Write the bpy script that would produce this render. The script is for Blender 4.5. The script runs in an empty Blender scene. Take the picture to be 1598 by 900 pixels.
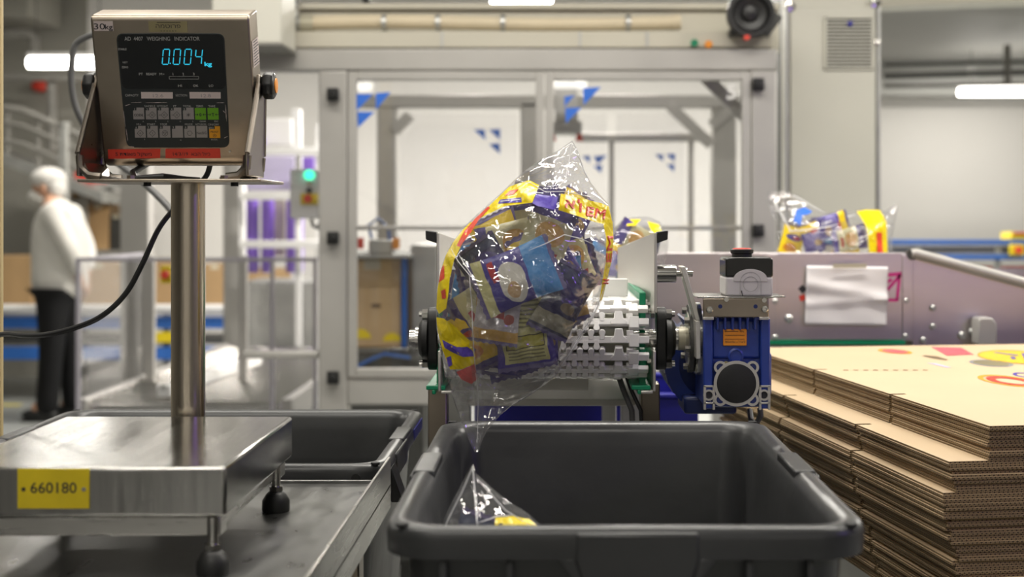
import bpy, bmesh, math, random
from mathutils import Vector, Matrix, noise
random.seed(7)
SC = bpy.context.scene
COL = SC.collection
PI = math.pi

# ------------------------------------------------------------------ camera
F = 2220.0                      # focal length in pixels of a 1598 px wide frame
VX, VY, CAMZ = 865.0, 340.0, 1.4
cam_d = bpy.data.cameras.new('camera')
cam = bpy.data.objects.new('camera', cam_d)
COL.objects.link(cam)
cam.location = (0, 0, CAMZ)
cam.rotation_euler = (PI / 2, 0, 0)
cam_d.sensor_width = 36
cam_d.lens = 36 * F / 1598
cam_d.shift_x = -(VX - 799) / 1598
cam_d.shift_y = -(450 - VY) / 1598
cam_d.clip_start = .05
cam_d.dof.use_dof = True
cam_d.dof.focus_distance = 1.78
cam_d.dof.aperture_fstop = 4.8
cam_d.dof.aperture_blades = 0
SC.camera = cam

# ------------------------------------------------------------------ light and exposure
SC.view_settings.view_transform = 'Standard'
SC.view_settings.look = 'None'
SC.view_settings.gamma = 1
SC.view_settings.use_curve_mapping = False
SC.view_settings.exposure = 0.0
SC.cycles.transparent_max_bounces = 24
SC.cycles.max_bounces = 8
world = bpy.data.worlds.new('hall_air')
SC.world = world
world.use_nodes = True
world.node_tree.nodes['Background'].inputs[0].default_value = (.8, .85, .9, 1)
world.node_tree.nodes['Background'].inputs[1].default_value = .15

def area(x, y, z, sx, sy, power, color=(1, .955, .87), rot=(0, 0, 0)):
    d = bpy.data.lights.new('ceiling_light', 'AREA')
    d.shape = 'RECTANGLE'
    d.size, d.size_y, d.energy, d.color = sx, sy, power, color
    o = bpy.data.objects.new('ceiling_light', d)
    COL.objects.link(o)
    o.location = (x, y, z)
    o.rotation_euler = rot
    return o
CEIL = 3.35
for (x, y, p) in ((-3.6, 3.4, 34), (-.9, 3.0, 34), (0.5, 2.4, 44), (2.9, 3.0, 75), (-4.5, 6.5, 24), (0, 7.6, 150), (3.4, 5.6, 85),
                  (-6.5, 9.6, 18), (-3.0, 9.6, 46), (0, 9.3, 250), (4.8, 10, 120), (4.8, 16.3, 62),
                  (1.5, 1.4, 11), (-2.4, -2.6, 8), (2.4, -2.6, 7), (-1.6, -6.8, 40), (2.2, -6.8, 36)):
    area(x, y, CEIL - .12, 1.5, .13, p)
area(-.75, 1.15, CEIL - .12, 1.4, .06, 20)
area(-.5, -.7, CEIL - .12, 1.4, .10, 30)
# ultraviolet insect lamp of the hall, up on the right hand side
uv = bpy.data.lights.new('insect_lamp_light', 'AREA')
uv.shape = 'RECTANGLE'; uv.size = .5; uv.size_y = .12; uv.energy = 2.4; uv.color = (.32, .16, 1)
uvo = bpy.data.objects.new('insect_lamp_light', uv); COL.objects.link(uvo)
uvo.location = (1.5, .7, 1.75)
uvo.rotation_euler = (Vector((1.0, 3.0, 1.25)) - Vector((1.5, .7, 1.75))).to_track_quat('-Z', 'Y').to_euler()

# ------------------------------------------------------------------ helpers
def W(px, py, Y):
    """a point of the hall seen at pixel (px, py), Y metres in front of the camera"""
    return Vector(((px - VX) * Y / F, Y, CAMZ - (py - VY) * Y / F))
def onz(px, py, z):
    Y = (CAMZ - z) * F / (py - VY)
    return W(px, py, Y)
def hit(px, py, P0, n):
    O = Vector((0, 0, CAMZ))
    d = Vector(((px - VX) / F, 1, -(py - VY) / F))
    return O + d * ((P0 - O).dot(n) / d.dot(n))

def lin(c):
    c /= 255.0
    return c / 12.92 if c <= .04045 else ((c + .055) / 1.055) ** 2.4
def C(r, g, b): return (lin(r), lin(g), lin(b), 1)

TMP = bpy.data.collections.new('scratch')
COL.children.link(TMP)
_txt = {}
def text_geo(s, bold=0.0):
    """vertices and faces of flat lettering, height of a capital = 1, centred on x"""
    if any(ch in 'MNW' or ord(ch) > 255 for ch in s): bold = 0.0
    key = (s, bold)
    if key in _txt: return _txt[key]
    c = bpy.data.curves.new('t', 'FONT')
    c.body = s; c.size = 1.0; c.resolution_u = 3; c.fill_mode = 'FRONT'; c.offset = bold
    o = bpy.data.objects.new('t', c)
    TMP.objects.link(o)
    dg = bpy.context.evaluated_depsgraph_get(); dg.update()
    m = o.evaluated_get(dg).to_mesh()
    vs = [v.co.copy() for v in m.vertices]; fs = [tuple(p.vertices) for p in m.polygons]
    o.evaluated_get(dg).to_mesh_clear()
    bpy.data.objects.remove(o); bpy.data.curves.remove(c)
    if vs:
        x0 = min(v.x for v in vs); x1 = max(v.x for v in vs)
        for v in vs: v.x -= (x0 + x1) / 2
        for v in vs: v *= 1 / .72
    w = (max(v.x for v in vs) - min(v.x for v in vs)) if vs else 0
    _txt[key] = (vs, fs, w)
    return _txt[key]

ORG = {}
def org_of(o): return ORG.get(o.name, Vector((0, 0, 0)))

class MB:
    def __init__(s, M=None):
        s.bm = bmesh.new(); s.mi = 0; s.M = M
    def add(s, vs, fs):
        if s.M: vs = [s.M @ Vector(v) for v in vs]
        b = [s.bm.verts.new(v) for v in vs]
        for f in fs:
            if len(set(f)) < 3: continue
            try:
                q = s.bm.faces.new([b[i] for i in f]); q.material_index = s.mi
            except ValueError: pass
        return s
    def box(s, x0, x1, y0, y1, z0, z1):
        v = [(x0, y0, z0), (x1, y0, z0), (x1, y1, z0), (x0, y1, z0), (x0, y0, z1), (x1, y0, z1), (x1, y1, z1), (x0, y1, z1)]
        return s.add(v, [(3, 2, 1, 0), (4, 5, 6, 7), (0, 1, 5, 4), (1, 2, 6, 5), (2, 3, 7, 6), (3, 0, 4, 7)])
    def obox(s, c, u, v, n, hu, hv, hn):
        """box about c, half sizes hu hv hn along unit vectors u v n"""
        c = Vector(c); pts = []
        for k in (-1, 1):
            for (a, b) in ((-1, -1), (1, -1), (1, 1), (-1, 1)):
                pts.append(c + u * hu * a + v * hv * b + n * hn * k)
        return s.add(pts, [(3, 2, 1, 0), (4, 5, 6, 7), (0, 1, 5, 4), (1, 2, 6, 5), (2, 3, 7, 6), (3, 0, 4, 7)])
    def bar(s, p0, p1, w, h, up=(0, 0, 1)):
        p0, p1 = Vector(p0), Vector(p1); d = (p1 - p0); L = d.length; d.normalize()
        up = Vector(up); a = d.cross(up)
        if a.length < 1e-4: a = d.cross(Vector((1, 0, 0)))
        a.normalize(); b = a.cross(d)
        return s.obox((p0 + p1) / 2, a, b, d, w / 2, h / 2, L / 2)
    def cyl(s, p0, p1, r0, r1=None, n=16, cap=True):
        r1 = r0 if r1 is None else r1
        p0, p1 = Vector(p0), Vector(p1); d = (p1 - p0).normalized()
        a = d.orthogonal().normalized(); b = d.cross(a)
        vs = [p + (a * math.cos(2 * PI * i / n) + b * math.sin(2 * PI * i / n)) * r for p, r in ((p0, r0), (p1, r1)) for i in range(n)]
        fs = [(i, (i + 1) % n, n + (i + 1) % n, n + i) for i in range(n)]
        if cap: fs += [tuple(range(n - 1, -1, -1)), tuple(range(n, 2 * n))]
        return s.add(vs, fs)
    def ring(s, p0, p1, ro, ri, n=24):
        p0, p1 = Vector(p0), Vector(p1); d = (p1 - p0).normalized()
        a = d.orthogonal().normalized(); b = d.cross(a)
        vs = [p + (a * math.cos(2 * PI * i / n) + b * math.sin(2 * PI * i / n)) * r for p, r in ((p0, ro), (p1, ro), (p1, ri), (p0, ri)) for i in range(n)]
        fs = [(k * n + i, k * n + (i + 1) % n, ((k + 1) % 4) * n + (i + 1) % n, ((k + 1) % 4) * n + i) for k in range(4) for i in range(n)]
        return s.add(vs, fs)
    def lathe(s, c, axis, prof, n=24):
        c = Vector(c); d = Vector(axis).normalized(); a = d.orthogonal().normalized(); b = d.cross(a)
        vs = [c + d * h + (a * math.cos(2 * PI * i / n) + b * math.sin(2 * PI * i / n)) * r for r, h in prof for i in range(n)]
        m = len(prof)
        fs = [(k * n + i, k * n + (i + 1) % n, (k + 1) * n + (i + 1) % n, (k + 1) * n + i) for k in range(m - 1) for i in range(n)]
        fs += [tuple(range(n - 1, -1, -1)), tuple(range((m - 1) * n, m * n))]
        return s.add(vs, fs)
    def tube(s, pts, r, n=10):
        pts = [Vector(p) for p in pts]; m = len(pts); vs = []
        up = None
        for i, p in enumerate(pts):
            d = (pts[min(i + 1, m - 1)] - pts[max(i - 1, 0)]).normalized()
            a = d.orthogonal().normalized() if up is None else (up - d * up.dot(d)).normalized()
            up = a; b = d.cross(a)
            rr = r[i] if isinstance(r, (list, tuple)) else r
            vs += [p + (a * math.cos(2 * PI * k / n) + b * math.sin(2 * PI * k / n)) * rr for k in range(n)]
        fs = [(i * n + k, i * n + (k + 1) % n, (i + 1) * n + (k + 1) % n, (i + 1) * n + k) for i in range(m - 1) for k in range(n)]
        fs += [tuple(range(n - 1, -1, -1)), tuple(range((m - 1) * n, m * n))]
        return s.add(vs, fs)
    def prism(s, pts, vec):
        """a closed outline pushed along vec"""
        pts = [Vector(p) for p in pts]; vec = Vector(vec); n = len(pts)
        vs = pts + [p + vec for p in pts]
        return s.add(vs, [tuple(range(n - 1, -1, -1)), tuple(range(n, 2 * n))] + [(i, (i + 1) % n, n + (i + 1) % n, n + i) for i in range(n)])
    def ell(s, c, rx, ry, rz, nu=16, nv=10):
        vs = []; c = Vector(c)
        for j in range(1, nv):
            t = PI * j / nv
            vs += [c + Vector((rx * math.sin(t) * math.cos(2 * PI * i / nu), ry * math.sin(t) * math.sin(2 * PI * i / nu), rz * math.cos(t))) for i in range(nu)]
        vs += [c + Vector((0, 0, rz)), c - Vector((0, 0, rz))]
        T, B = len(vs) - 2, len(vs) - 1
        fs = [(j * nu + i, (j + 1) * nu + i, (j + 1) * nu + (i + 1) % nu, j * nu + (i + 1) % nu) for j in range(nv - 2) for i in range(nu)]
        fs += [(T, i, (i + 1) % nu) for i in range(nu)] + [(B, (nv - 2) * nu + (i + 1) % nu, (nv - 2) * nu + i) for i in range(nu)]
        return s.add(vs, fs)
    def poly(s, pts):
        return s.add(pts, [tuple(range(len(pts)))])
    def text(s, st, c, u, v, size, width=None, bold=0.0, fn=None):
        """flat lettering centred on c (baseline middle), u to the right, v up"""
        vs, fs, w = text_geo(st, bold)
        k = 1.0
        if width and w: k = width / (w * size)
        c = Vector(c)
        out = [c + u * p.x * size * k + v * p.y * size for p in vs]
        if fn: out = [fn(p) for p in out]
        return s.add(out, fs)
    def build(s, name, mats, parent=None, bevel=0, seg=2, smooth=True, org=None, ang=35, solid=0, sub=0, weld=False):
        bm = s.bm
        if weld: bmesh.ops.remove_doubles(bm, verts=bm.verts, dist=1e-5)
        bmesh.ops.recalc_face_normals(bm, faces=bm.faces)
        me = bpy.data.meshes.new(name)
        if parent is not None: o0 = org_of(parent)
        elif org is not None: o0 = Vector(org)
        else:
            xs = [v.co for v in bm.verts]
            o0 = Vector(((min(v.x for v in xs) + max(v.x for v in xs)) / 2, (min(v.y for v in xs) + max(v.y for v in xs)) / 2, min(v.z for v in xs)))
        bmesh.ops.translate(bm, verts=bm.verts, vec=-o0)
        bm.to_mesh(me); bm.free()
        for m in (mats if isinstance(mats, (list, tuple)) else [mats]): me.materials.append(m)
        if smooth:
            me.polygons.foreach_set('use_smooth', [True] * len(me.polygons))
            me.set_sharp_from_angle(angle=math.radians(ang))
        o = bpy.data.objects.new(name, me)
        COL.objects.link(o)
        if parent is not None: o.parent = parent
        else: o.location = o0
        ORG[o.name] = o0
        if solid:
            q = o.modifiers.new('solid', 'SOLIDIFY'); q.thickness = solid; q.offset = 0
        if bevel:
            q = o.modifiers.new('bevel', 'BEVEL'); q.width = bevel; q.segments = seg; q.limit_method = 'ANGLE'; q.angle_limit = math.radians(40)
            q.harden_normals = False
        if sub:
            q = o.modifiers.new('sub', 'SUBSURF'); q.levels = sub; q.render_levels = sub
        return o

def tag(o, label=None, cat=None, group=None, kind=None):
    if label: o['label'] = label
    if cat: o['category'] = cat
    if group: o['group'] = group
    if kind: o['kind'] = kind
    return o
def thing(name, label, cat, loc, group=None):
    o = bpy.data.objects.new(name, None)
    COL.objects.link(o)
    o.empty_display_size = .05
    o.location = loc; ORG[o.name] = Vector(loc)
    return tag(o, label, cat, group)
def struct(name, mb, mat, **k):
    return tag(mb.build(name, mat, **k), kind='structure')
def dup(root, loc, rot=None, label=None):
    r = root.copy(); COL.objects.link(r); r.location = loc
    if rot is not None: r.rotation_euler = rot
    if label: r['label'] = label
    for ch in root.children:
        c = ch.copy(); COL.objects.link(c); c.parent = r
        for g in ch.children:
            d = g.copy(); COL.objects.link(d); d.parent = c
    return r
def skin(name, verts, edges, mat, parent, sub=2, smooth=True):
    """a continuous limb surface grown over a skeleton; verts are (x, y, z, rx, ry)"""
    me = bpy.data.meshes.new('sk')
    me.from_pydata([v[:3] for v in verts], edges, [])
    o = bpy.data.objects.new('sk', me); TMP.objects.link(o)
    q = o.modifiers.new('skin', 'SKIN'); q.use_smooth_shade = True
    for i, v in enumerate(verts):
        sv = me.skin_vertices[0].data[i]
        sv.radius = (v[3], v[4] if len(v) > 4 else v[3])
        sv.use_root = (i == 0)
    q2 = o.modifiers.new('sub', 'SUBSURF'); q2.levels = sub; q2.render_levels = sub
    dg = bpy.context.evaluated_depsgraph_get(); dg.update()
    m = bpy.data.meshes.new_from_object(o.evaluated_get(dg))
    bpy.data.objects.remove(o)
    b = MB(); b.bm.from_mesh(m)
    bpy.data.meshes.remove(m)
    return b.build(name, mat, parent, ang=180)

# ------------------------------------------------------------------ materials
def nodes(name):
    m = bpy.data.materials.new(name); m.use_nodes = True
    nt = m.node_tree
    return m, nt, nt.nodes['Principled BSDF'], nt.nodes['Material Output']
def N(nt, t, **k):
    n = nt.nodes.new(t)
    for a, b in k.items(): setattr(n, a, b)
    return n
def mat(name, col, rough=.5, metal=0.0, var=.08, scale=12, stretch=(1, 1, 1), bump=0.0, bscale=60, spec=.5, rvar=.1, coat=0):
    """painted / metal / plastic surface with a little procedural wear"""
    m, nt, p, out = nodes(name)
    tc = N(nt, 'ShaderNodeTexCoord'); mp = N(nt, 'ShaderNodeMapping')
    mp.inputs['Scale'].default_value = stretch
    nt.links.new(tc.outputs['Object'], mp.inputs[0])
    n1 = N(nt, 'ShaderNodeTexNoise'); n1.inputs['Scale'].default_value = scale; n1.inputs['Detail'].default_value = 5
    nt.links.new(mp.outputs[0], n1.inputs['Vector'])
    mx = N(nt, 'ShaderNodeMix', data_type='RGBA')
    mx.inputs[6].default_value = tuple(c * (1 - var * 2) for c in col[:3]) + (1,)
    mx.inputs[7].default_value = tuple(min(1, c * (1 + var * 1.4)) for c in col[:3]) + (1,)
    nt.links.new(n1.outputs[0], mx.inputs[0]); nt.links.new(mx.outputs[2], p.inputs['Base Color'])
    mr = N(nt, 'ShaderNodeMapRange')
    mr.inputs[3].default_value = max(.02, rough - rvar); mr.inputs[4].default_value = rough + rvar
    nt.links.new(n1.outputs[0], mr.inputs[0]); nt.links.new(mr.outputs[0], p.inputs['Roughness'])
    p.inputs['Metallic'].default_value = metal
    p.inputs['Specular IOR Level'].default_value = spec
    p.inputs['Coat Weight'].default_value = coat
    if bump:
        n2 = N(nt, 'ShaderNodeTexNoise'); n2.inputs['Scale'].default_value = bscale; n2.inputs['Detail'].default_value = 3
        nt.links.new(mp.outputs[0], n2.inputs['Vector'])
        b = N(nt, 'ShaderNodeBump'); b.inputs['Strength'].default_value = bump; b.inputs['Distance'].default_value = .01
        nt.links.new(n2.outputs[0], b.inputs['Height']); nt.links.new(b.outputs[0], p.inputs['Normal'])
    return m
def emit(name, col, st):
    m, nt, p, out = nodes(name)
    p.inputs['Base Color'].default_value = (col[0] * .6, col[1] * .6, col[2] * .6, 1)
    p.inputs['Emission Color'].default_value = col; p.inputs['Emission Strength'].default_value = st
    return m
def clear(name, tint=(.94, .94, .95, 1), bump=0.0, bscale=18, rough=.05, fac=1.0, milk=0.0, stretch=(1, 1, 1), dist=.02, fmax=.6):
    """thin clear sheet: see-through with Fresnel reflections, optionally a little milky"""
    m, nt, p, out = nodes(name)
    nt.nodes.remove(p)
    tr = N(nt, 'ShaderNodeBsdfTransparent'); tr.inputs[0].default_value = tint
    gl = N(nt, 'ShaderNodeBsdfGlossy'); gl.inputs['Roughness'].default_value = rough
    fr = N(nt, 'ShaderNodeLayerWeight'); fr.inputs[0].default_value = .5
    pw = N(nt, 'ShaderNodeMath', operation='POWER'); pw.inputs[1].default_value = 4.0
    nt.links.new(fr.outputs['Facing'], pw.inputs[0])
    mu = N(nt, 'ShaderNodeMapRange'); mu.inputs[3].default_value = .045 * fac; mu.inputs[4].default_value = fmax
    nt.links.new(pw.outputs[0], mu.inputs[0])
    mx = N(nt, 'ShaderNodeMixShader')
    nt.links.new(mu.outputs[0], mx.inputs[0])
    if milk:
        df = N(nt, 'ShaderNodeBsdfTranslucent'); df.inputs[0].default_value = (.9, .9, .92, 1)
        d2 = N(nt, 'ShaderNodeBsdfDiffuse'); d2.inputs[0].default_value = (.9, .9, .92, 1)
        mm = N(nt, 'ShaderNodeMixShader'); mm.inputs[0].default_value = .5
        nt.links.new(df.outputs[0], mm.inputs[1]); nt.links.new(d2.outputs[0], mm.inputs[2])
        m2 = N(nt, 'ShaderNodeMixShader'); m2.inputs[0].default_value = milk
        nt.links.new(tr.outputs[0], m2.inputs[1]); nt.links.new(mm.outputs[0], m2.inputs[2])
        nt.links.new(m2.outputs[0], mx.inputs[1])
    else: nt.links.new(tr.outputs[0], mx.inputs[1])
    nt.links.new(gl.outputs[0], mx.inputs[2])
    nt.links.new(mx.outputs[0], out.inputs[0])
    if bump:
        tc = N(nt, 'ShaderNodeTexCoord'); mp = N(nt, 'ShaderNodeMapping'); mp.inputs['Scale'].default_value = stretch
        nt.links.new(tc.outputs['Object'], mp.inputs[0])
        n1 = N(nt, 'ShaderNodeTexNoise'); n1.inputs['Scale'].default_value = bscale; n1.inputs['Detail'].default_value = 1.2; n1.inputs['Distortion'].default_value = .6
        nt.links.new(mp.outputs[0], n1.inputs['Vector'])
        b = N(nt, 'ShaderNodeBump'); b.inputs['Strength'].default_value = bump; b.inputs['Distance'].default_value = dist
        nt.links.new(n1.outputs[0], b.inputs['Height'])
        nt.links.new(b.outputs[0], gl.inputs['Normal']); nt.links.new(b.outputs[0], fr.inputs['Normal'])
    return m
def printed(name, base, patches, rough=.32, unit=1.0, bump=.25):
    """printed foil: patches = (shape, cx, cz, rx, rz, colour) in metres on the object's own face"""
    m, nt, p, out = nodes(name)
    tc = N(nt, 'ShaderNodeTexCoord'); sx = N(nt, 'ShaderNodeSeparateXYZ')
    nz = N(nt, 'ShaderNodeTexNoise'); nz.inputs['Scale'].default_value = 40
    nt.links.new(tc.outputs['Object'], nz.inputs['Vector'])
    ad = N(nt, 'ShaderNodeVectorMath', operation='MULTIPLY_ADD')
    ad.inputs[1].default_value = (.008, .008, .008)
    nt.links.new(nz.outputs['Color'], ad.inputs[0]); nt.links.new(tc.outputs['Object'], ad.inputs[2])
    nt.links.new(ad.outputs[0], sx.inputs[0])
    last = None
    def mth(op, a, b):
        n = N(nt, 'ShaderNodeMath', operation=op)
        for i, q in enumerate((a, b)):
            if q is None: continue
            if isinstance(q, (int, float)): n.inputs[i].default_value = q
            else: nt.links.new(q, n.inputs[i])
        return n.outputs[0]
    for (sh, cx, cz, rx, rz, col) in patches:
        dx = mth('ABSOLUTE', mth('DIVIDE', mth('SUBTRACT', sx.outputs[0], cx + .004), rx), None)
        dz = mth('ABSOLUTE', mth('DIVIDE', mth('SUBTRACT', sx.outputs[2], cz + .004), rz), None)
        if sh == 'e': d = mth('ADD', mth('MULTIPLY', dx, dx), mth('MULTIPLY', dz, dz))
        elif sh == 'l':
            d = mth('MAXIMUM', dx, dz)
        else: d = mth('MAXIMUM', dx, dz)
        k = mth('LESS_THAN', d, 1.0)
        if sh == 'l':      # lines of small print
            sn = mth('SINE', mth('MULTIPLY', sx.outputs[2], 2 * PI / .004), None)
            k = mth('MULTIPLY', k, mth('GREATER_THAN', sn, .2))
        mx = N(nt, 'ShaderNodeMix', data_type='RGBA')
        nt.links.new(k, mx.inputs[0])
        if last is None: mx.inputs[6].default_value = base
        else: nt.links.new(last, mx.inputs[6])
        mx.inputs[7].default_value = col
        last = mx.outputs[2]
    if last is None: p.inputs['Base Color'].default_value = base
    else: nt.links.new(last, p.inputs['Base Color'])
    p.inputs['Roughness'].default_value = rough
    n2 = N(nt, 'ShaderNodeTexNoise'); n2.inputs['Scale'].default_value = 55; n2.inputs['Distortion'].default_value = .8
    nt.links.new(tc.outputs['Object'], n2.inputs['Vector'])
    b = N(nt, 'ShaderNodeBump'); b.inputs['Strength'].default_value = bump; b.inputs['Distance'].default_value = .01
    nt.links.new(n2.outputs[0], b.inputs['Height']); nt.links.new(b.outputs[0], p.inputs['Normal'])
    return m

M = {}
M['steel'] = mat('stainless_steel', (.56, .55, .52, 1), .28, 1, .12, 6, (1, 1, 14), rvar=.1)
M['steel_flat'] = mat('stainless_plate', (.42, .415, .395, 1), .17, 1, .12, 7, (14, 1, 1), rvar=.1, bump=.02, bscale=20)
M['steel_worn'] = mat('worn_stainless', (.25, .25, .245, 1), .32, 1, .25, 14, (3, 1, 1), rvar=.14, bump=.03, bscale=35)
M['steel_panel'] = mat('stainless_side_panel', (.60, .56, .57, 1), .36, 1, .1, 3, (1, 1, 4), rvar=.1)
M['steel_brown'] = mat('indicator_stainless', (.37, .315, .255, 1), .34, 1, .22, 9, (1, 1, 1), rvar=.1, bump=.02)
M['yoke'] = mat('yoke_stainless', (.27, .235, .20, 1), .30, 1, .22, 9, (1, 1, 1), rvar=.1, bump=.02)
M['pole_steel'] = mat('pole_stainless', (.66, .58, .48, 1), .22, 1, .12, 16, (1, 1, .06), rvar=.08)
M['chrome'] = mat('bright_steel', (.68, .66, .63, 1), .16, 1, .06, 20, rvar=.06)
M['alu'] = mat('aluminium_profile', (.46, .445, .42, 1), .42, .35, .06, 5, rvar=.08)
M['alu_plate'] = mat('anodised_plate', (.62, .60, .56, 1), .42, .75, .05, 6, (1, 1, 5), rvar=.08)
M['black'] = mat('black_plastic', (.012, .012, .012, 1), .38, 0, .2, 20, bump=.03)
M['black_gloss'] = mat('glossy_black_plastic', (.012, .012, .012, 1), .12, 0, .2, 20, spec=.6, rvar=.03)
M['rubber'] = mat('black_rubber', (.010, .010, .010, 1), .5, 0, .2, 30, bump=.05)
M['crate'] = mat('grey_crate_plastic', (.040, .041, .0425, 1), .34, 0, .22, 9, bump=.04, bscale=40, rvar=.12, spec=.55)  # base colour lowered so the crate interior falls into shadow
M['crate_hole'] = mat('crate_hole_dark', (.01, .01, .01, 1), .7, 0, .05)
M['white_belt'] = mat('white_belt_plastic', (.80, .79, .77, 1), .36, 0, .05, 15, spec=.5)
M['belt_core'] = mat('belt_sprocket', (.28, .28, .22, 1), .5, 0, .12, 15)
M['green'] = mat('green_guide_plastic', (.0, .235, .105, 1), .4, 0, .1, 20)
M['blue_paint'] = mat('blue_gearbox_paint', (.018, .045, .27, 1), .34, 0, .12, 20, bump=.03, bscale=80, coat=.2)
M['blue_dark'] = mat('dark_blue_motor_paint', (.012, .024, .12, 1), .4, 0, .15, 20)
M['orange'] = mat('orange_plate', (.85, .30, .02, 1), .45, 0, .08, 30)
M['red'] = mat('red_label', (.72, .055, .03, 1), .5, 0, .1, 20)
M['pale_grey'] = mat('pale_grey_plastic', (.56, .53, .54, 1), .42, 0, .04, 20)
M['yellow'] = mat('yellow_plate', (.72, .55, .01, 1), .38, 0, .12, 30)
M['ink'] = mat('black_ink', (.02, .02, .025, 1), .6, 0, .1)
M['ink_grey'] = mat('grey_ink', (.25, .24, .24, 1), .6, 0, .1)
M['white_print'] = mat('white_print', (.42, .42, .40, 1), .6, 0, .1)
M['panel_black'] = mat('display_black', (.004, .005, .006, 1), .22, 0, .1)
M['panel_dark'] = mat('keypad_dark', (.016, .021, .022, 1), .5, 0, .2, 14)
M['key_grey'] = mat('key_grey', (.30, .28, .27, 1), .5, 0, .06)
M['key_green'] = mat('key_green', (.13, .36, .01, 1), .5, 0, .06)
M['key_orange'] = mat('key_orange', (.72, .32, .01, 1), .5, 0, .06)
M['paper_strip'] = mat('paper_strip', (.62, .53, .50, 1), .7, 0, .08)
M['paper'] = mat('white_paper', (.80, .77, .78, 1), .8, 0, .03, 6, bump=.1, bscale=6)
M['tape'] = mat('yellowed_tape', (.55, .50, .38, 1), .4, 0, .08)
M['gold'] = mat('brass_badge', (.42, .36, .20, 1), .42, .7, .15, 20)
M['cyan'] = emit('cyan_segments', (.03, .58, .82, 1), .8)
M['magenta'] = mat('magenta_print', (.55, .03, .22, 1), .5, 0, .1)
M['kraft'] = mat('kraft_board', (.58, .435, .275, 1), .72, 0, .06, 5, bump=.04, bscale=30)
M['kraft_box'] = mat('kraft_carton', (.40, .255, .12, 1), .75, 0, .08, 5)
M['kraft_mid'] = mat('kraft_carton_pale', (.56, .39, .21, 1), .75, 0, .06, 5)
M['wall'] = mat('white_wall', (.78, .76, .73, 1), .7, 0, .01, 2, rvar=.02)
M['wall_grey'] = mat('wall_darkened_for_dim_light', (.30, .29, .255, 1), .7, 0, .05, 2)  # dim lighting on the left side is baked into this darker wall colour
M['ceil'] = mat('grey_ceiling', (.44, .44, .42, 1), .6, 0, .05, 3)
M['floor'] = mat('grey_floor', (.30, .31, .30, 1), .35, 0, .1, 3, bump=.02)
M['cabinet'] = mat('cabinet_paint', (.67, .655, .58, 1), .45, 0, .03, 3)
M['duct'] = mat('beige_duct', (.56, .53, .44, 1), .5, 0, .05, 3)
M['hose'] = mat('cream_hose', (.66, .57, .41, 1), .5, 0, .06, 10)
M['galv'] = mat('galvanised_steel', (.50, .50, .48, 1), .42, .8, .1, 12)
M['dark_metal'] = mat('dark_steel', (.09, .09, .085, 1), .5, .5, .2, 10)
M['pipe_grey'] = mat('grey_pipe', (.23, .22, .20, 1), .5, 0, .1, 8)
M['blue_mark'] = mat('blue_triangle_print', (.03, .16, .68, 1), .5, 0, .05)
M['blue_rail'] = mat('blue_conveyor_paint', (.025, .13, .47, 1), .45, 0, .08)
M['blue_tub'] = mat('blue_tub_plastic', (.02, .02, .32, 1), .4, 0, .1)
M['purple'] = mat('purple_film', (.20, .10, .52, 1), .3, 0, .2, 5)
M['lilac'] = mat('lilac_board', (.50, .46, .62, 1), .5, 0, .1, 5)
M['white_paint'] = mat('white_paint', (.74, .73, .72, 1), .45, 0, .04, 5)
M['tube_light'] = emit('tube_light', (1, .97, .9, 1), 13)
M['lamp_green'] = emit('green_lamp', (.05, .9, .5, 1), 2.0)
M['coat'] = mat('white_coat_fabric', (.64, .62, .58, 1), .85, 0, .06, 9, bump=.35, bscale=14)
M['net'] = mat('hair_net_fabric', (.62, .60, .57, 1), .85, 0, .12, 40, bump=.2, bscale=60)
M['skin'] = mat('skin', (.52, .29, .19, 1), .55, 0, .06, 12)
M['trousers'] = mat('black_trousers', (.008, .008, .009, 1), .6, 0, .2, 9, bump=.25, bscale=14, spec=.2)
M['acrylic'] = clear('clear_acrylic', (.96, .96, .965, 1), rough=.02)
M['acrylic_edge'] = mat('acrylic_edge', (.42, .40, .45, 1), .3, 0, .05)
M['film'] = clear('clear_film', (.97, .97, .975, 1), bump=.8, bscale=24, rough=.05, fac=3.2, milk=.06, stretch=(.30, 1, 1.5), dist=.02, fmax=.42)
M['film_glint_line'] = mat('film_crease_whitened_glint', (.88, .88, .89, 1), .15, 0, .03)  # fold tubes coloured glossy white to draw the film's highlight streaks
M['print_yellow'] = printed('printed_yellow_film', (.86, .66, .01, 1), [], .25)
M['print_red'] = printed('printed_red_film', (.75, .07, .03, 1), [], .3)
M['print_purple'] = printed('printed_purple_film', (.10, .06, .42, 1), [], .3)
M['print_pink'] = printed('printed_pink_film', (.62, .13, .13, 1), [], .3)
M['post_wood'] = mat('beige_post', (.50, .39, .20, 1), .6, 0, .06)
M['cable'] = mat('black_cable', (.010, .010, .011, 1), .42, 0, .1)
M['cable_grey'] = mat('grey_cable', (.10, .10, .10, 1), .5, 0, .1)
M['marking'] = mat('yellow_floor_paint', (.60, .50, .10, 1), .5, 0, .15)
M['amber'] = mat('amber_gearbox_sleeve', (.50, .47, .36, 1), .4, .2, .08)

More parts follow.
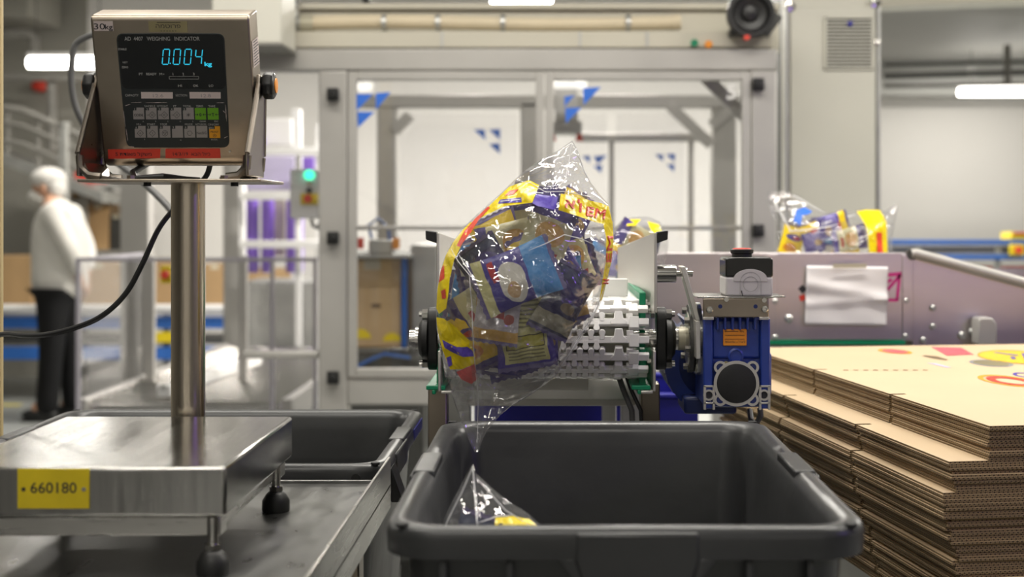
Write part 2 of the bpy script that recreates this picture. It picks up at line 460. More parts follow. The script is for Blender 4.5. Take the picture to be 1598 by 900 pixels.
# corrugated edges: liners run along the board, flutes across
def flute():
    m, nt, p, out = nodes('corrugated_edge')
    tc = N(nt, 'ShaderNodeTexCoord'); sx = N(nt, 'ShaderNodeSeparateXYZ')
    nt.links.new(tc.outputs['Object'], sx.inputs[0])
    def mth(op, a, b=None):
        n = N(nt, 'ShaderNodeMath', operation=op)
        for i, q in enumerate((a, b)):
            if q is None: continue
            if isinstance(q, (int, float)): n.inputs[i].default_value = q
            else: nt.links.new(q, n.inputs[i])
        return n.outputs[0]
    a = mth('SINE', mth('MULTIPLY', mth('ADD', sx.outputs[0], sx.outputs[1]), 2 * PI / .0055))
    zz = mth('PINGPONG', mth('ADD', sx.outputs[2], 10.0), .00125)     # board half thickness
    mid = mth('MULTIPLY', mth('ADD', a, 1.0), .00125 * .5)
    near = mth('LESS_THAN', mth('ABSOLUTE', mth('SUBTRACT', zz, mid)), .00032)
    liner = mth('LESS_THAN', zz, .00030)
    k = mth('MAXIMUM', near, liner)
    mx = N(nt, 'ShaderNodeMix', data_type='RGBA')
    mx.inputs[6].default_value = (.03, .018, .009, 1); mx.inputs[7].default_value = (.36, .25, .125, 1)  # both tones darkened to put shade into the stack's front side
    nt.links.new(k, mx.inputs[0]); nt.links.new(mx.outputs[2], p.inputs['Base Color'])
    p.inputs['Roughness'].default_value = .8
    return m
M['flute'] = flute()
M['belly'] = mat('kraft_cut_edge', (.16, .10, .05, 1), .8, 0, .2, 60)

# ================================================================== THE ROOM
def slab(name, x0, x1, y0, y1, z0, z1, m): return struct(name, MB().box(x0, x1, y0, y1, z0, z1), M[m], smooth=False)
slab('floor', -9, 9, -9, 18.2, -.1, 0, 'floor')
slab('ceiling', -9, 9, -9, 18.2, CEIL, CEIL + .1, 'ceil')
slab('wall_left', -9.1, -9, -9, 12.6, 0, CEIL, 'wall_grey')
slab('wall_right', 9, 9.1, -9, 18.2, 0, CEIL, 'wall')
slab('wall_front', -9, 9, -9.1, -9, 0, CEIL, 'wall')
slab('wall_back', -4.1, 2.35, 12.5, 12.6, 0, CEIL, 'wall')
slab('wall_corner', -9, -4.1, 12.5, 12.6, 0, CEIL, 'wall_grey')
slab('wall_return', 2.35, 2.45, 12.5, 18.1, 0, CEIL, 'wall')
slab('wall_recess', 2.45, 9, 18.1, 18.2, 0, 2.92, 'wall')
# dark bulkhead above the recess wall and the olive ceiling beam on the left
struct('trim_1', MB().box(2.45, 9, 17.6, 18.2, 2.92, CEIL), M['ceil'], smooth=False)
struct('trim_2', MB().box(-9, -4.3, 11.6, 12.4, 3.05, CEIL), M['wall_grey'], smooth=False)
for i, (x0, x1, y) in enumerate(((-5.6, -4.0, 10.6), (-4.9, -3.7, 9.4), (-4.2, -3.4, 8.6))):
    tag(MB().box(x0, x1, y, y + .1, 0, .004).build('floor_marking', M['marking']),
        ('yellow floor stripe furthest back, behind the person in white', 'yellow floor stripe at the feet of the person in white', 'yellow floor stripe just beyond the left grey crate')[i], 'floor marking', 'yellow stripes on the floor')

# ---------------------------------------------------------------- lamps of the hall
def tube_lamp(x, y, z, L, label, along='x', drop=None):
    t = thing('tube_lamp', label, 'lamp', (x, y, z), 'fluorescent tube lamps of the hall')
    d = Vector((1, 0, 0)) if along == 'x' else Vector((0, 1, 0))
    c = Vector((x, y, z))
    MB().cyl(c - d * L / 2, c + d * L / 2, .042, n=14).build('tube', M['tube_light'], t)
    b = MB(); a = d * (L / 2)
    b.bar(c - a + Vector((0, 0, .06)), c + a + Vector((0, 0, .06)), .1, .03)
    b.build('housing', M['white_paint'], t, bevel=.004)
    for s in (-1, 1): MB().cyl(c + a * .8 * s + Vector((0, 0, .07)), (c.x + (a * .8 * s).x, c.y + (a * .8 * s).y, CEIL), .004, n=6).build('hanger', M['dark_metal'], t)
    return t
p = W(106, 98, 11.2); tube_lamp(p.x, p.y, p.z, .62, 'bright tube lamp hanging left of the weighing indicator')
p = W(1592, 144, 16.5); tube_lamp(p.x, p.y, p.z, 1.42, 'bright tube lamp at the right edge, in front of the white recess wall')
p = W(814, 2, 7.0); tube_lamp(p.x, p.y, p.z, .30, 'bright tube lamp above the cream hose at the top edge')
# lamps behind the photographer that the clear doors mirror
for (x, y, z, L, l) in ((.12, -6.2, 2.83, .44, 'tube lamp behind the camera, mirrored in the right clear door'),
                        (-2.1, -6.2, 2.80, .30, 'tube lamp behind the camera, mirrored in the left clear door'),
                        (2.2, -6.6, 2.75, .30, 'tube lamp behind the camera, mirrored beside the brace')):
    tube_lamp(x, y, z, L, l)

# pipes and wall fittings
def pipe(name, pts, r, m, label, cat='pipe', group=None):
    return tag(MB().tube(pts, r, 8).build(name, M[m]), label, cat, group)
pipe('ceiling_pipe', [W(1380, 101, 15.2), W(1640, 96, 15.2)], .02, 'dark_metal', 'thin upper dark pipe running along the grey ceiling at right', group='pipes above the recess')
pipe('ceiling_pipe', [W(1380, 119, 15.2), W(1640, 112, 15.2)], .028, 'dark_metal', 'thick middle dark pipe below the grey ceiling at right', group='pipes above the recess')
pipe('ceiling_pipe', [W(1380, 134, 15.6), W(1640, 130, 15.6)], .024, 'pipe_grey', 'lowest grey pipe running above the white recess wall', group='pipes above the recess')
pipe('pipe_hanger', [W(1572, 70, 15.2), W(1572, 134, 15.2)], .04, 'pipe_grey', 'vertical hanger carrying the pipes at the far right', 'hanger')
pipe('wall_pipe', [W(0, 52, 11.9), W(45, 52, 11.9), W(53, 60, 11.9), W(54, 104, 11.9)], .045, 'pipe_grey', 'grey bent pipe on the wall at upper left', group='pipes on the left wall')
pipe('wall_pipe', [W(0, 119, 11.9), W(145, 122, 11.9)], .035, 'pipe_grey', 'grey level pipe below the tube lamp at left', group='pipes on the left wall')
pipe('wall_pipe', [W(80, 122, 12.0), W(82, 235, 12.0)], .045, 'pipe_grey', 'grey vertical pipe below the tube lamp at left', group='pipes on the left wall')
b = MB().ell(W(62, 134, 12.4), .075, .06, .05); b.box(*(lambda q: (q.x - .05, q.x + .05, q.y, q.y + .1, q.z - .04, q.z + .03))(W(62, 134, 12.4)))
tag(b.build('alarm_beacon', M['red']), 'small dark red alarm beacon on the left wall', 'beacon')

# ---------------------------------------------------------------- stairs with hand rail, rack and galvanised post (far left)
t = thing('stair_railing', 'grey sloping stair railing behind the person in white', 'railing', (W(60, 640, 11.4).x, 11.4, 0))
for i, dy in enumerate((0, 24, 52)):
    MB().tube([W(-30, 170 + dy - 8, 11.4), W(36, 172 + dy, 11.4), W(150, 222 + dy, 11.4)], .02 if i else .028, 8).build('rail', M['pipe_grey'], t)
for x, y in ((12, 168), (60, 184), (110, 206)):
    MB().cyl(W(x, y, 11.42), W(x, y + 85, 11.42), .02, n=8).build('baluster', M['pipe_grey'], t)
b = MB(); b.prism([W(-30, 225, 11.3), W(160, 300, 11.3), W(160, 316, 11.3), W(-30, 243, 11.3)], (0, .5, 0)); b.build('stringer', M['galv'], t)
for q in (W(-20, 243, 11.5), W(130, 300, 11.5)): MB().cyl((q.x, q.y, 0), q, .04, n=8).build('support_post', M['pipe_grey'], t)
q = W(98, 195, 10.7)
b = MB().box(q.x - .03, q.x + .03, q.y, q.y + .06, 0, q.z); b.cyl((q.x, q.y + .03, q.z), (q.x, q.y + .03, q.z + .02), .05)
tag(b.build('steel_post', M['galv'], bevel=.004), 'galvanised square post standing right of the person in white', 'post')

t = thing('storage_rack', 'grey storage rack with shelves behind the weighing indicator pole', 'rack', (W(160, 500, 11.8).x, 11.8, 0))
for px in (104, 196):
    for Y in (11.6, 12.1):
        q = W(px, 285, Y); MB().box(q.x - .025, q.x + .025, Y - .025, Y + .025, 0, q.z).build('upright', M['galv'], t)
RZ = []
for py in (286, 312, 390):
    a, c = W(100, py, 11.6), W(200, py, 11.6)
    MB().box(a.x, c.x, 11.6, 12.12, a.z - .035, a.z).build('shelf', M['galv'], t); RZ.append(a.z)
def carton(px0, px1, py0, z0, Y, d, label, m='kraft_box', name='carton', group=None, prints=0):
    a, c = W(px0, py0, Y), W(px1, py0, Y)
    t = thing(name, label, 'carton' if name == 'carton' else 'bin', ((a.x + c.x) / 2, Y + d / 2, z0), group)
    MB().box(a.x, c.x, Y, Y + d, z0, a.z).build('box_body', M[m], t, bevel=.004)
    MB().box((a.x + c.x) / 2 - .03, (a.x + c.x) / 2 + .03, Y - .0006, Y, a.z - .12 * (a.z - z0), a.z - .004).build('sealing_tape', M['tape'], t, smooth=False)
    MB().box((a.x + c.x) / 2 - .002, (a.x + c.x) / 2 + .002, Y + .01, Y + d - .01, a.z, a.z + .0015).build('flap_seam', M['belly'], t, smooth=False)
    return t
carton(112, 132, 290, RZ[1], 11.65, .3, 'brown carton at the left of the middle rack shelf', group='cartons on the rack')
carton(134, 170, 318, RZ[2], 11.65, .3, 'brown carton in the middle of the bottom rack shelf', group='cartons on the rack')
carton(172, 190, 334, RZ[2], 11.65, .3, 'dark bin at the right of the bottom rack shelf', 'dark_metal', 'storage_bin')
carton(116, 150, 268, RZ[0], 11.65, .3, 'red and white bin on the top rack shelf', 'red', 'storage_bin')

# ---------------------------------------------------------------- box conveyor with brown cartons behind the person
zc = W(0, 480, 10.9).z
t = thing('carton_conveyor', 'long low conveyor with blue side rail carrying brown cartons at left', 'conveyor', (-3.2, 11.1, 0))
MB().box(-5.0, -1.9, 10.95, 11.45, zc - .06, zc).build('bed', M['white_paint'], t, bevel=.01)
MB().box(-5.0, -1.9, 10.9, 10.945, zc - .16, zc - .07).build('side_rail', M['blue_rail'], t, bevel=.006)
MB().tube([(-5, 10.86, zc + .0), (-1.9, 10.86, zc + .0)], .03, 10).build('guide_tube', M['white_paint'], t)
MB().box(-5.0, -1.9, 10.9, 10.945, zc - .40, zc - .30).build('lower_rail', M['blue_rail'], t, bevel=.006)
MB().box(-5.0, -1.9, 10.95, 11.45, zc - .28, zc - .24).build('return_bed', M['dark_metal'], t)
a_, c_ = W(234, 534, 10.88), W(276, 518, 10.88)
MB().box(a_.x, c_.x, 10.88, 10.9, a_.z, c_.z).build('yellow_plate', M['yellow'], t)
for x in (-4.9, -3.95, -3.0, -2.05):
    MB().box(x - .03, x + .03, 11.0, 11.06, 0, zc - .06).build('leg', M['galv'], t)
for i, (a, c, top, l) in enumerate(((-60, 48, 399, 'brown carton on the far conveyor, left of the person in white'), (118, 190, 410, 'brown carton on the far conveyor, just right of the person in white'),
                                    (192, 272, 404, 'brown carton on the far conveyor, left of the indicator pole'), (318, 352, 412, 'narrow brown carton on the far conveyor, right of the indicator pole'), (386, 452, 420, 'brown carton on the far conveyor, behind the clear guard corner'))):
    carton(a, c, top, zc, 11.0, .4, l, group='cartons on the far conveyor')

# ---------------------------------------------------------------- clear guard around the roller conveyor
YG = 5.9
t = thing('clear_guard', 'clear acrylic guard box around the roller conveyor at left', 'guard', (W(310, 600, YG).x, YG + .45, 0))
gx0, gx1 = W(122, 400, YG).x, W(492, 400, YG).x
zt = W(122, 408, YG).z; zb = .35; gy1 = YG + .9
gm = W(425, 400, YG).x
for nm, bx in (('front_sheet', (gx0, gm, YG, YG + .006, zb, zt)), ('corner_sheet', (gm + .006, gx1, YG, YG + .006, zb, zt + .01)), ('side_sheet', (gx0, gx0 + .006, YG + .01, gy1, zb, zt)), ('side_sheet', (gx1 - .006, gx1, YG + .01, gy1, zb, zt))):
    MB().box(*bx).build(nm, M['acrylic'], t, smooth=False)
for (x0, x1, y0, y1) in ((gx0, gx1, YG - .006, YG + .012), (gx0, gx0 + .015, YG, gy1), (gx1 - .012, gx1, YG, gy1)):
    MB().box(x0, x1, y0, y1, zt, zt + .016).build('top_edge', M['acrylic_edge'], t)
for x in (gx0, gm, gx1):
    MB().box(x - .008, x + .008, YG - .008, YG + .008, zb - .3, zt + .016).build('upright_edge', M['acrylic_edge'], t)
for x in (gx0 + .05, (gx0 + gx1) / 2, gx1 - .05):
    MB().box(x - .02, x + .02, gy1 - .04, gy1, 0, zt).build('support_post', M['alu'], t)
for x in (gx0, gx1): MB().box(x - .01, x + .01, YG - .01, YG + .03, 0, zb).build('foot_post', M['alu'], t)

zr = .63
t = thing('roller_conveyor', 'low roller conveyor inside the clear guard', 'conveyor', (-1.6, 6.4, 0))
for x in (-1.98, -1.12):
    MB().box(x - .02, x + .02, 5.95, 8.6, zr - .09, zr + .012).build('side_rail', M['alu'], t, bevel=.004)
for i in range(24):
    y = 6.02 + i * .108
    MB().cyl((-1.96, y, zr - .025), (-1.14, y, zr - .025), .028, n=12).build('roller', M['chrome'], t)
for x in (-1.98, -1.12):
    for y in (6.1, 8.4): MB().box(x - .025, x + .025, y - .025, y + .025, 0, zr - .09).build('leg', M['alu'], t)
t = thing('side_beam', 'sloping pale beam resting along the roller conveyor', 'beam', W(330, 600, 6.6))
MB().bar(W(255, 618, 6.0) + Vector((0, 0, .02)), W(400, 560, 7.6), .06, .05).build('beam_body', M['white_paint'], t, bevel=.006)
MB().bar(W(255, 612, 6.0) + Vector((0, 0, .02)), W(400, 556, 7.6), .02, .02).build('beam_lip', M['galv'], t)

# ---------------------------------------------------------------- packaging machine with purple film behind the indicator
YP = 8.6
t = thing('film_wrapping_machine', 'purple and white film wrapping machine behind the left frame post', 'machine', (W(440, 300, YP).x, YP + .4, 0))
def pbox(nm, x0, x1, y0, y1, m, Y=YP, d=.05):
    a, c = W(x0, y1, Y), W(x1, y0, Y)
    return MB().box(a.x, c.x, Y, Y + d, a.z, c.z).build(nm, M[m], t, bevel=.004)
for y in (230, 300, 375): pbox('cross_rail', 372, 500, y, y + 12, 'white_paint', YP - .1, .06)
for x in (372, 460, 492): pbox('upright', x, x + 9, 195, 560, 'white_paint', YP - .02, .06)
for x0, x1 in ((382, 404), (408, 428), (446, 474)):
    a = W((x0 + x1) / 2, 312, YP + .25); c = W((x0 + x1) / 2, 425, YP + .25); r = (x1 - x0) / 2 * (YP + .25) / F
    MB().lathe(c, (0, 0, 1), [(r * .9, 0), (r, .02), (r, a.z - c.z - .02), (r * .9, a.z - c.z)], 20).build('film_reel', M['purple'], t)
pbox('upper_panel', 410, 455, 185, 226, 'white_paint', YP + .3, .04)
pbox('film_sheet', 375, 460, 243, 297, 'lilac', YP + .35, .02)
pbox('purple_panel', 385, 412, 215, 228, 'purple', YP + .2, .03)
pbox('purple_panel', 462, 490, 245, 300, 'purple', YP + .2, .03)
pbox('brass_panel', 428, 445, 300, 400, 'tape', YP + .32, .03)
pbox('base_cabinet', 375, 500, 440, 560, 'galv', YP + .1, .6)
pbox('white_column', 454, 468, 170, 440, 'white_paint', YP + .5, .08)
for x in (376, 492):
    q = W(x, 560, YP + .2); MB().box(q.x - .03, q.x + .03, q.y, q.y + .1, 0, q.z + .05).build('leg', M['galv'], t)

# ---------------------------------------------------------------- aluminium machine enclosure
YE, YR = 4.5, 6.6
t = thing('machine_enclosure', 'large aluminium framed machine enclosure with clear doors', 'enclosure', (W(850, 600, YE).x, YE + 1, 0))
ENC = t
def eb(nm, x0, x1, y0, y1, Y=YE, d=.09, m='alu', bev=.006, par=None):
    a, c = W(x0, y1, Y), W(x1, y0, Y)
    return MB().box(a.x, c.x, Y, Y + d, a.z, c.z).build(nm, M[m], par or t, bevel=bev)
def col(nm, x0, x1, y0, Y=YE, d=.09):
    a, c = W(x0, 0, Y), W(x1, y0, Y)
    return MB().box(a.x, c.x, Y, Y + d, 0, c.z).build(nm, M['alu'], t, bevel=.006)
eb('top_rail', 330, 1213, 76, 110); eb('side_rail', 378, 497, 548, 560, YE + .02, .03)
col('post', 497, 542, 110); col('post', 1172, 1213, 110); col('post', 348, 376, 110, 8.7, .09); col('post', 187, 232, 110, 7.2, .1)
eb('bottom_rail', 542, 1172, 590, 632)
def door(x0, x1, y0, y1, stickers, hinges):
    fr = MB()
    k = YE / F; Yd = YE - .004
    th = 13
    for (a0, a1, b0, b1) in ((x0, x0 + th, y0, y1), (x1 - th, x1, y0, y1), (x0 + th, x1 - th, y0, y0 + th), (x0 + th, x1 - th, y1 - th, y1)):
        a, c = W(a0, b1, Yd), W(a1, b0, Yd)
        fr.box(a.x, c.x, Yd - .006, Yd + .034, a.z, c.z)
    f = fr.build('door_frame', M['alu'], t, bevel=.003)
    a, c = W(x0 + th - 2, y1 - th + 2, Yd), W(x1 - th + 2, y0 + th - 2, Yd)
    MB().box(a.x, c.x, Yd + .012, Yd + .018, a.z, c.z).build('door_pane', M['acrylic'], f, smooth=False)
    for pts in stickers:
        sb = MB()
        for tri in pts: sb.prism([W(px, py, Yd) + Vector((0, .010, 0)) for px, py in tri], (0, .0015, 0))
        sb.build('triangle_sticker', M['blue_mark'], f, smooth=False)
    for hx, hy in hinges:
        q = W(hx, hy, Yd)
        hb = MB().box(q.x - .018, q.x + .018, q.y - .03, q.y - .004, q.z - .02, q.z + .02); hb.cyl((q.x, q.y - .045, q.z), (q.x, q.y - .03, q.z), .012)
        hb.build('hinge', M['black'], f, bevel=.003)
door(543, 849, 112, 588, [[[(556, 146), (582, 146), (556, 172)], [(586, 145), (609, 143), (586, 171)], [(557, 174), (584, 174), (558, 199)]]], [(521, 148), (521, 371), (521, 588)])
door(851, 1171, 112, 588, [[[(881, 150), (897, 148), (881, 166)], [(910, 137), (938, 135), (911, 164)], [(882, 168), (908, 167), (883, 192)]]], [(1182, 133), (1182, 360)])
a, c = W(380, 560, YE), W(496, 112, YE)
MB().box(a.x, c.x, YE + .03, YE + .036, a.z, c.z).build('side_pane', M['acrylic'], t, smooth=False)
eb('mid_rail', 543, 1172, 352, 359, YE + .06, .03)
# rear half of the same enclosure
eb('rear_top_rail', 545, 1165, 148, 168, YR, .1)
for x0, x1, y in ((588, 618, 168), (812, 840, 160), (1112, 1150, 168)):
    col('rear_post', x0, x1, y, YR, .1)
eb('rear_cross_rail', 900, 1110, 208, 221, YR + .15, .05)
for x0 in (950, 1074): col('rear_post', x0, x0 + 9, 215, YR + .2, .05)
for (p0, p1) in (((1088, 108), (1172, 192)), ((542, 105), (560, 128))):
    MB().bar(W(*p0, YE + .12), W(*p1, YE + .12), .04, .03, (0, 1, 0)).build('brace', M['alu'], t, bevel=.003)
for (p0, p1) in (((1045, 165), (1110, 226)), ((1110, 196), (1150, 160)), ((615, 205), (640, 180))):
    MB().bar(W(*p0, YR - .03), W(*p1, YR - .03), .05, .03, (0, 1, 0)).build('brace', M['alu'], t, bevel=.003)
# rear clear door leaves with mirrored blue triangles
for k_, (x0, x1, tris) in enumerate(((622, 808, [[(738, 201), (756, 201), (757, 218)], [(762, 201), (780, 200), (780, 218)], [(762, 224), (779, 222), (780, 240)]]),
                                   (962, 1070, [[(1023, 240), (1036, 240), (1036, 252)], [(1040, 240), (1055, 239), (1054, 252)], [(1041, 256), (1054, 255), (1053, 268)]]),
                                   (845, 948, [[(908, 243), (921, 242), (921, 254)], [(926, 243), (948, 241), (934, 256)], [(926, 258), (941, 257), (938, 270)]]))):
    a, c = W(x0, 560, YR), W(x1, 176, YR)
    MB().box(a.x, c.x, YR + .05, YR + .056, a.z, c.z).build('rear_pane', M['acrylic'], t, smooth=False)
    sb = MB()
    for tri in tris: sb.prism([W(px, py, YR) + Vector((0, .046, 0)) for px, py in tri], (0, .002, 0))
    sb.build('triangle_sticker', M['blue_mark'], t, smooth=False)
# white number on the right pane
MB().text('5', W(1142, 154, YE) + Vector((0, .004, 0)), Vector((1, 0, 0)), Vector((0, 0, 1)), 24 * YE / F, bold=.03).build('number_sticker', M['white_paint'], t, smooth=False)
# robot head hanging inside the right door
t = thing('gripper_head', 'white gripper head hanging inside the right enclosure door', 'gripper', W(882, 215, 5.6))
a, c = W(866, 190, 5.6), W(902, 112, 5.6)
MB().box(a.x, c.x, 5.6, 5.72, a.z, c.z).build('column', M['white_paint'], t, bevel=.01)
MB().box(a.x + .01, c.x - .01, 5.62, 5.7, W(0, 110, 5.6).z, W(0, 60, 5.6).z).build('rod', M['galv'], t)
a, c = W(858, 208, 5.56), W(908, 188, 5.56)
MB().box(a.x, c.x, 5.56, 5.76, a.z, c.z).build('suction_plate', M['galv'], t, bevel=.004)
for x in (862, 904):
    q = W(x, 208, 5.6); MB().lathe(q - Vector((0, 0, .03)), (0, 0, 1), [(.018, 0), (.012, .012), (.010, .03)], 14).build('suction_cup', M['red'], t)

# machine innards at the lower left door: carton, dark base
YC = 5.35
zc2 = W(0, 541, YC).z
t = carton(536, 626, 404, zc2, YC, .35, 'brown carton with yellow prints behind the left clear door', 'kraft_mid')
t['category'] = 'carton'
for cx, cy, rx, ry in ((562, 528, 17, 15), (612, 532, 14, 13)):
    pts = [W(cx + rx * math.cos(a), cy - ry * math.sin(a), YC) - Vector((0, .001, 0)) for a in [PI * i / 14 for i in range(15)]]
    MB().poly(pts).build('printed_mark', M['print_yellow'], t, smooth=False)
a, c = W(538, 484, YC), W(545, 448, YC)
MB().box(a.x, c.x, YC - .0015, YC - .0005, a.z, c.z).build('printed_mark', M['red'], t, smooth=False)
a, c = W(580, 480, YC), W(594, 474, YC)
MB().box(a.x, c.x, YC - .0015, YC - .0005, a.z, c.z).build('hand_slot', M['belly'], t, smooth=False)
t = thing('carton_erector', 'dark machine base with blue upright under the brown carton', 'machine', W(590, 640, YC + .2))
a, c = W(536, 700, YC - .02), W(665, 545, YC)
MB().box(a.x, c.x, YC - .1, YC + .6, .12, zc2 - .02).build('base', M['dark_metal'], t, bevel=.02)
MB().box(a.x, c.x - .06, YC - .04, YC + .5, zc2 - .02, zc2).build('table_plate', M['steel_flat'], t, bevel=.003)
a, c = W(627, 545, YC), W(635, 400, YC); MB().box(a.x, c.x, YC - .02, YC + .02, zc2, c.z).build('upright', M['blue_rail'], t, bevel=.003)
a, c = W(536, 404, YC), W(640, 398, YC); MB().box(a.x, c.x, YC - .03, YC + .4, a.z + .002, c.z + .006).build('top_guide', M['dark_metal'], t, bevel=.003)
for x in (560, 640):
    q = W(x, 600, YC); MB().box(q.x - .04, q.x + .04, YC, YC + .08, 0, .13).build('foot', M['dark_metal'], t)
MB().tube([W(552, 574, YC - .12), W(580, 560, YC - .13), W(600, 552, YC - .12), W(640, 558, YC - .12)], .006, 8).build('air_hose', M['blue_rail'], t)
a, c = W(640, 540, YC + .1), W(684, 382, YC + .1); MB().box(a.x, c.x, YC + .1, YC + .5, zc2 - .4, c.z).build('grey_housing', M['galv'], t, bevel=.01)
# dark drum-like body and small fittings on the machine rail
t = thing('valve_block', 'small valve block with blue hoses on the rail above the brown carton', 'valve', W(600, 398, 5.2))
a, c = W(575, 397, 5.2), W(612, 374, 5.2); MB().box(a.x, c.x, 5.2, 5.3, a.z, c.z).build('valve_body', M['galv'], t, bevel=.006)
for x, m in ((562, 'red'), (618, 'orange')):
    q = W(x, 388, 5.2); MB().cyl(q, q + Vector((0, 0, .04)), .014, n=12).build('knob', M[m], t)
MB().tube([W(580, 372, 5.2), W(575, 352, 5.2), W(590, 340, 5.2), W(606, 356, 5.2), W(608, 374, 5.2)], .006, 8).build('hose', M['blue_rail'], t)
a, c = W(545, 402, 5.2), W(640, 397, 5.2); MB().box(a.x, c.x, 5.18, 5.32, a.z, c.z).build('carrier_bar', M['galv'], t)

# operator box with lamp and stop button
YB = 5.0
t = thing('operator_box', 'white operator box with green lamp and red stop button', 'control box', W(475, 342, YB))
a, c = W(452, 341, YB), W(497, 264, YB)
MB().box(a.x, c.x, YB, YB + .12, a.z, c.z).build('box_body', M['white_paint'], t, bevel=.008)
q = W(483, 273, YB); MB().lathe(q, (0, -1, 0), [(.018, 0), (.018, .012), (.012, .02)], 16).build('green_lamp', M['lamp_green'], t)
for y, m in ((285, 'tape'), (297, 'ink')):
    q = W(483, y, YB); MB().cyl(q, q - Vector((0, .012, 0)), .010, n=14).build('button', M[m], t)
a, c = W(470, 319, YB), W(497, 302, YB); MB().box(a.x, c.x, YB - .010, YB, a.z, c.z).build('stop_plate', M['yellow'], t)
q = W(482, 310, YB); MB().lathe(q - Vector((0, .010, 0)), (0, -1, 0), [(.010, 0), (.010, .010), (.015, .012), (.014, .022)], 16).build('stop_button', M['red'], t)
MB().tube([W(486, 341, YB + .06), W(488, 352, YB + .06), W(496, 356, YB + .05), W(502, 340, YB - .02), W(510, 330, YE + .1)], .006, 8).build('cable', M['cable_grey'], t)
MB().bar(W(475, 300, YB + .12) , W(475, 300, YB + .25), .05, .05).build('mount', M['galv'], t)
q = W(262, 428, 5.7); t = thing('stop_switch', 'small orange and yellow stop switch on the clear guard', 'switch', q)
MB().box(q.x - .022, q.x + .022, q.y - .03, q.y + .01, q.z - .035, q.z + .035).build('switch_body', M['yellow'], t, bevel=.004)
MB().lathe(q - Vector((0, .03, 0)), (0, -1, 0), [(.012, 0), (.018, .01), (.016, .02)], 14).build('switch_knob', M['red'], t)
MB().box(q.x - .01, q.x + .01, q.y + .01, q.y + .196, q.z - .01, q.z + .01).build('switch_arm', M['acrylic_edge'], t)

# ---------------------------------------------------------------- overhead duct, hose, speaker
YD = 4.55
t = thing('overhead_duct', 'long beige box duct on top of the machine enclosure', 'duct', W(810, 75, YD))
a, c = W(442, 76, YD), W(1205, 50, YD); zd = a.z
MB().box(a.x, c.x, YD - .02, YD + .1, W(0, 75.5, YD).z, c.z).build('duct_front', M['duct'], t, bevel=.004)
a, c = W(440, 50, YD + .35), W(1200, 31, YD + .35)
MB().box(a.x, c.x, YD + .12, YD + .5, W(0, 75.5, YD).z, c.z).build('duct_back', M['duct'], t, bevel=.006)
MB().box(a.x, c.x, YD + .10, YD + .52, c.z, c.z + .02).build('duct_lid', M['duct'], t, bevel=.004)
for x in (905, 1010, 690): 
    q = W(x, 60, YD - .02); MB().box(q.x - .004, q.x + .004, YD - .024, YD - .02, zd + .004, W(0, 51, YD).z).build('seam_strip', M['galv'], t, smooth=False)
t = thing('corrugated_hose', 'cream corrugated hose lying along the beige duct', 'hose', W(760, 47, YD))
hz = .022
pts = []; rr = []
n = 360
for i in range(n + 1):
    x = 470 + (1062 - 470) * i / n
    yy = 36 - 2.2 * math.sin(i / n * PI * 2.2)
    pts.append(W(x, yy, YD + .05)); rr.append(hz + .0016 * math.sin(i * 2 * PI / 4) + (.0 if 8 < i < n - 8 else .002))
MB().tube(pts, rr, 12).build('hose_body', M['hose'], t, ang=180)
for x in (600, 684, 785, 980):
    q = W(x, 36, YD + .05); MB().ring((q.x - .008, q.y, q.z), (q.x + .008, q.y, q.z), .028, .022).build('hose_clamp', M['galv'], t)
MB().cyl(W(470, 37, YD + .05), W(490, 37, YD + .05), .028, n=16).build('hose_collar', M['amber'], t)
t = thing('pipe_tee', 'galvanised pipe tee at the left end of the cream hose', 'pipe fitting', W(448, 48, YD))
MB().cyl(W(425, 37, YD + .05), W(470, 37, YD + .05), .026, n=16).build('run', M['galv'], t)
MB().cyl(W(455, 34, YD + .05), W(455, 16, YD + .05), .024, n=16).build('branch', M['galv'], t)
MB().cyl(W(455, 16, YD + .05), W(455, 8, YD + .05), .03, n=16).build('nut', M['chrome'], t)
MB().tube([W(455, 10, YD + .05), W(455, -40, YD + .05)], .021, 12).build('riser', M['black'], t)
tag(MB().tube([W(566, -20, YD + .3), W(571, 2, YD + .3), W(582, 11, YD + .3), W(640, 14, YD + .32), W(760, 12, YD + .36)], .012, 8).build('duct_cable', M['cable'],), 'black cable drooping onto the beige duct at the top edge', 'cable')
t = thing('electric_box', 'beige overhead box at the left end of the beige duct', 'box', W(420, 74, 4.2))
a, c = W(330, 74, 4.25), W(439, -60, 4.25); MB().box(a.x, c.x, 4.25, 4.485, a.z + .012, c.z).build('box_body', M['cabinet'], t, bevel=.006)
MB().box(a.x - .004, c.x + .004, 4.24, 4.49, W(0, 78, 4.25).z + .012, a.z + .012).build('bottom_flange', M['pipe_grey'], t, bevel=.002)
q = W(1170, 22, 4.45)
t = thing('round_speaker', 'round black horn speaker on the enclosure corner', 'speaker', W(1170, 56, 4.45))
MB().lathe(q + Vector((0, .12, 0)), (0, -1, 0), [(.03, 0), (.055, .02), (.07, .08), (.074, .13), (.070, .15), (.058, .152), (.05, .135), (.028, .13), (.022, .142), (.002, .146)], 30).build('horn', M['black'], t)
MB().ring(q - Vector((0, .034, 0)), q - Vector((0, .020, 0)), .074, .062, 30).build('rim', M['rubber'], t)
MB().box(q.x - .06, q.x + .055, q.y, q.y + .1, q.z - .064, q.z - .04).build('base_block', M['black'], t, bevel=.006)
MB().bar(W(1192, 54, 4.5), W(1215, 24, 4.5), .03, .03).build('bracket', M['dark_metal'], t)
q2 = W(1166, 58, 4.4); MB().box(q2.x - .008, q2.x + .008, q2.y, q2.y + .03, q2.z - .006, q2.z + .006).build('warning_tab', M['red'], t)
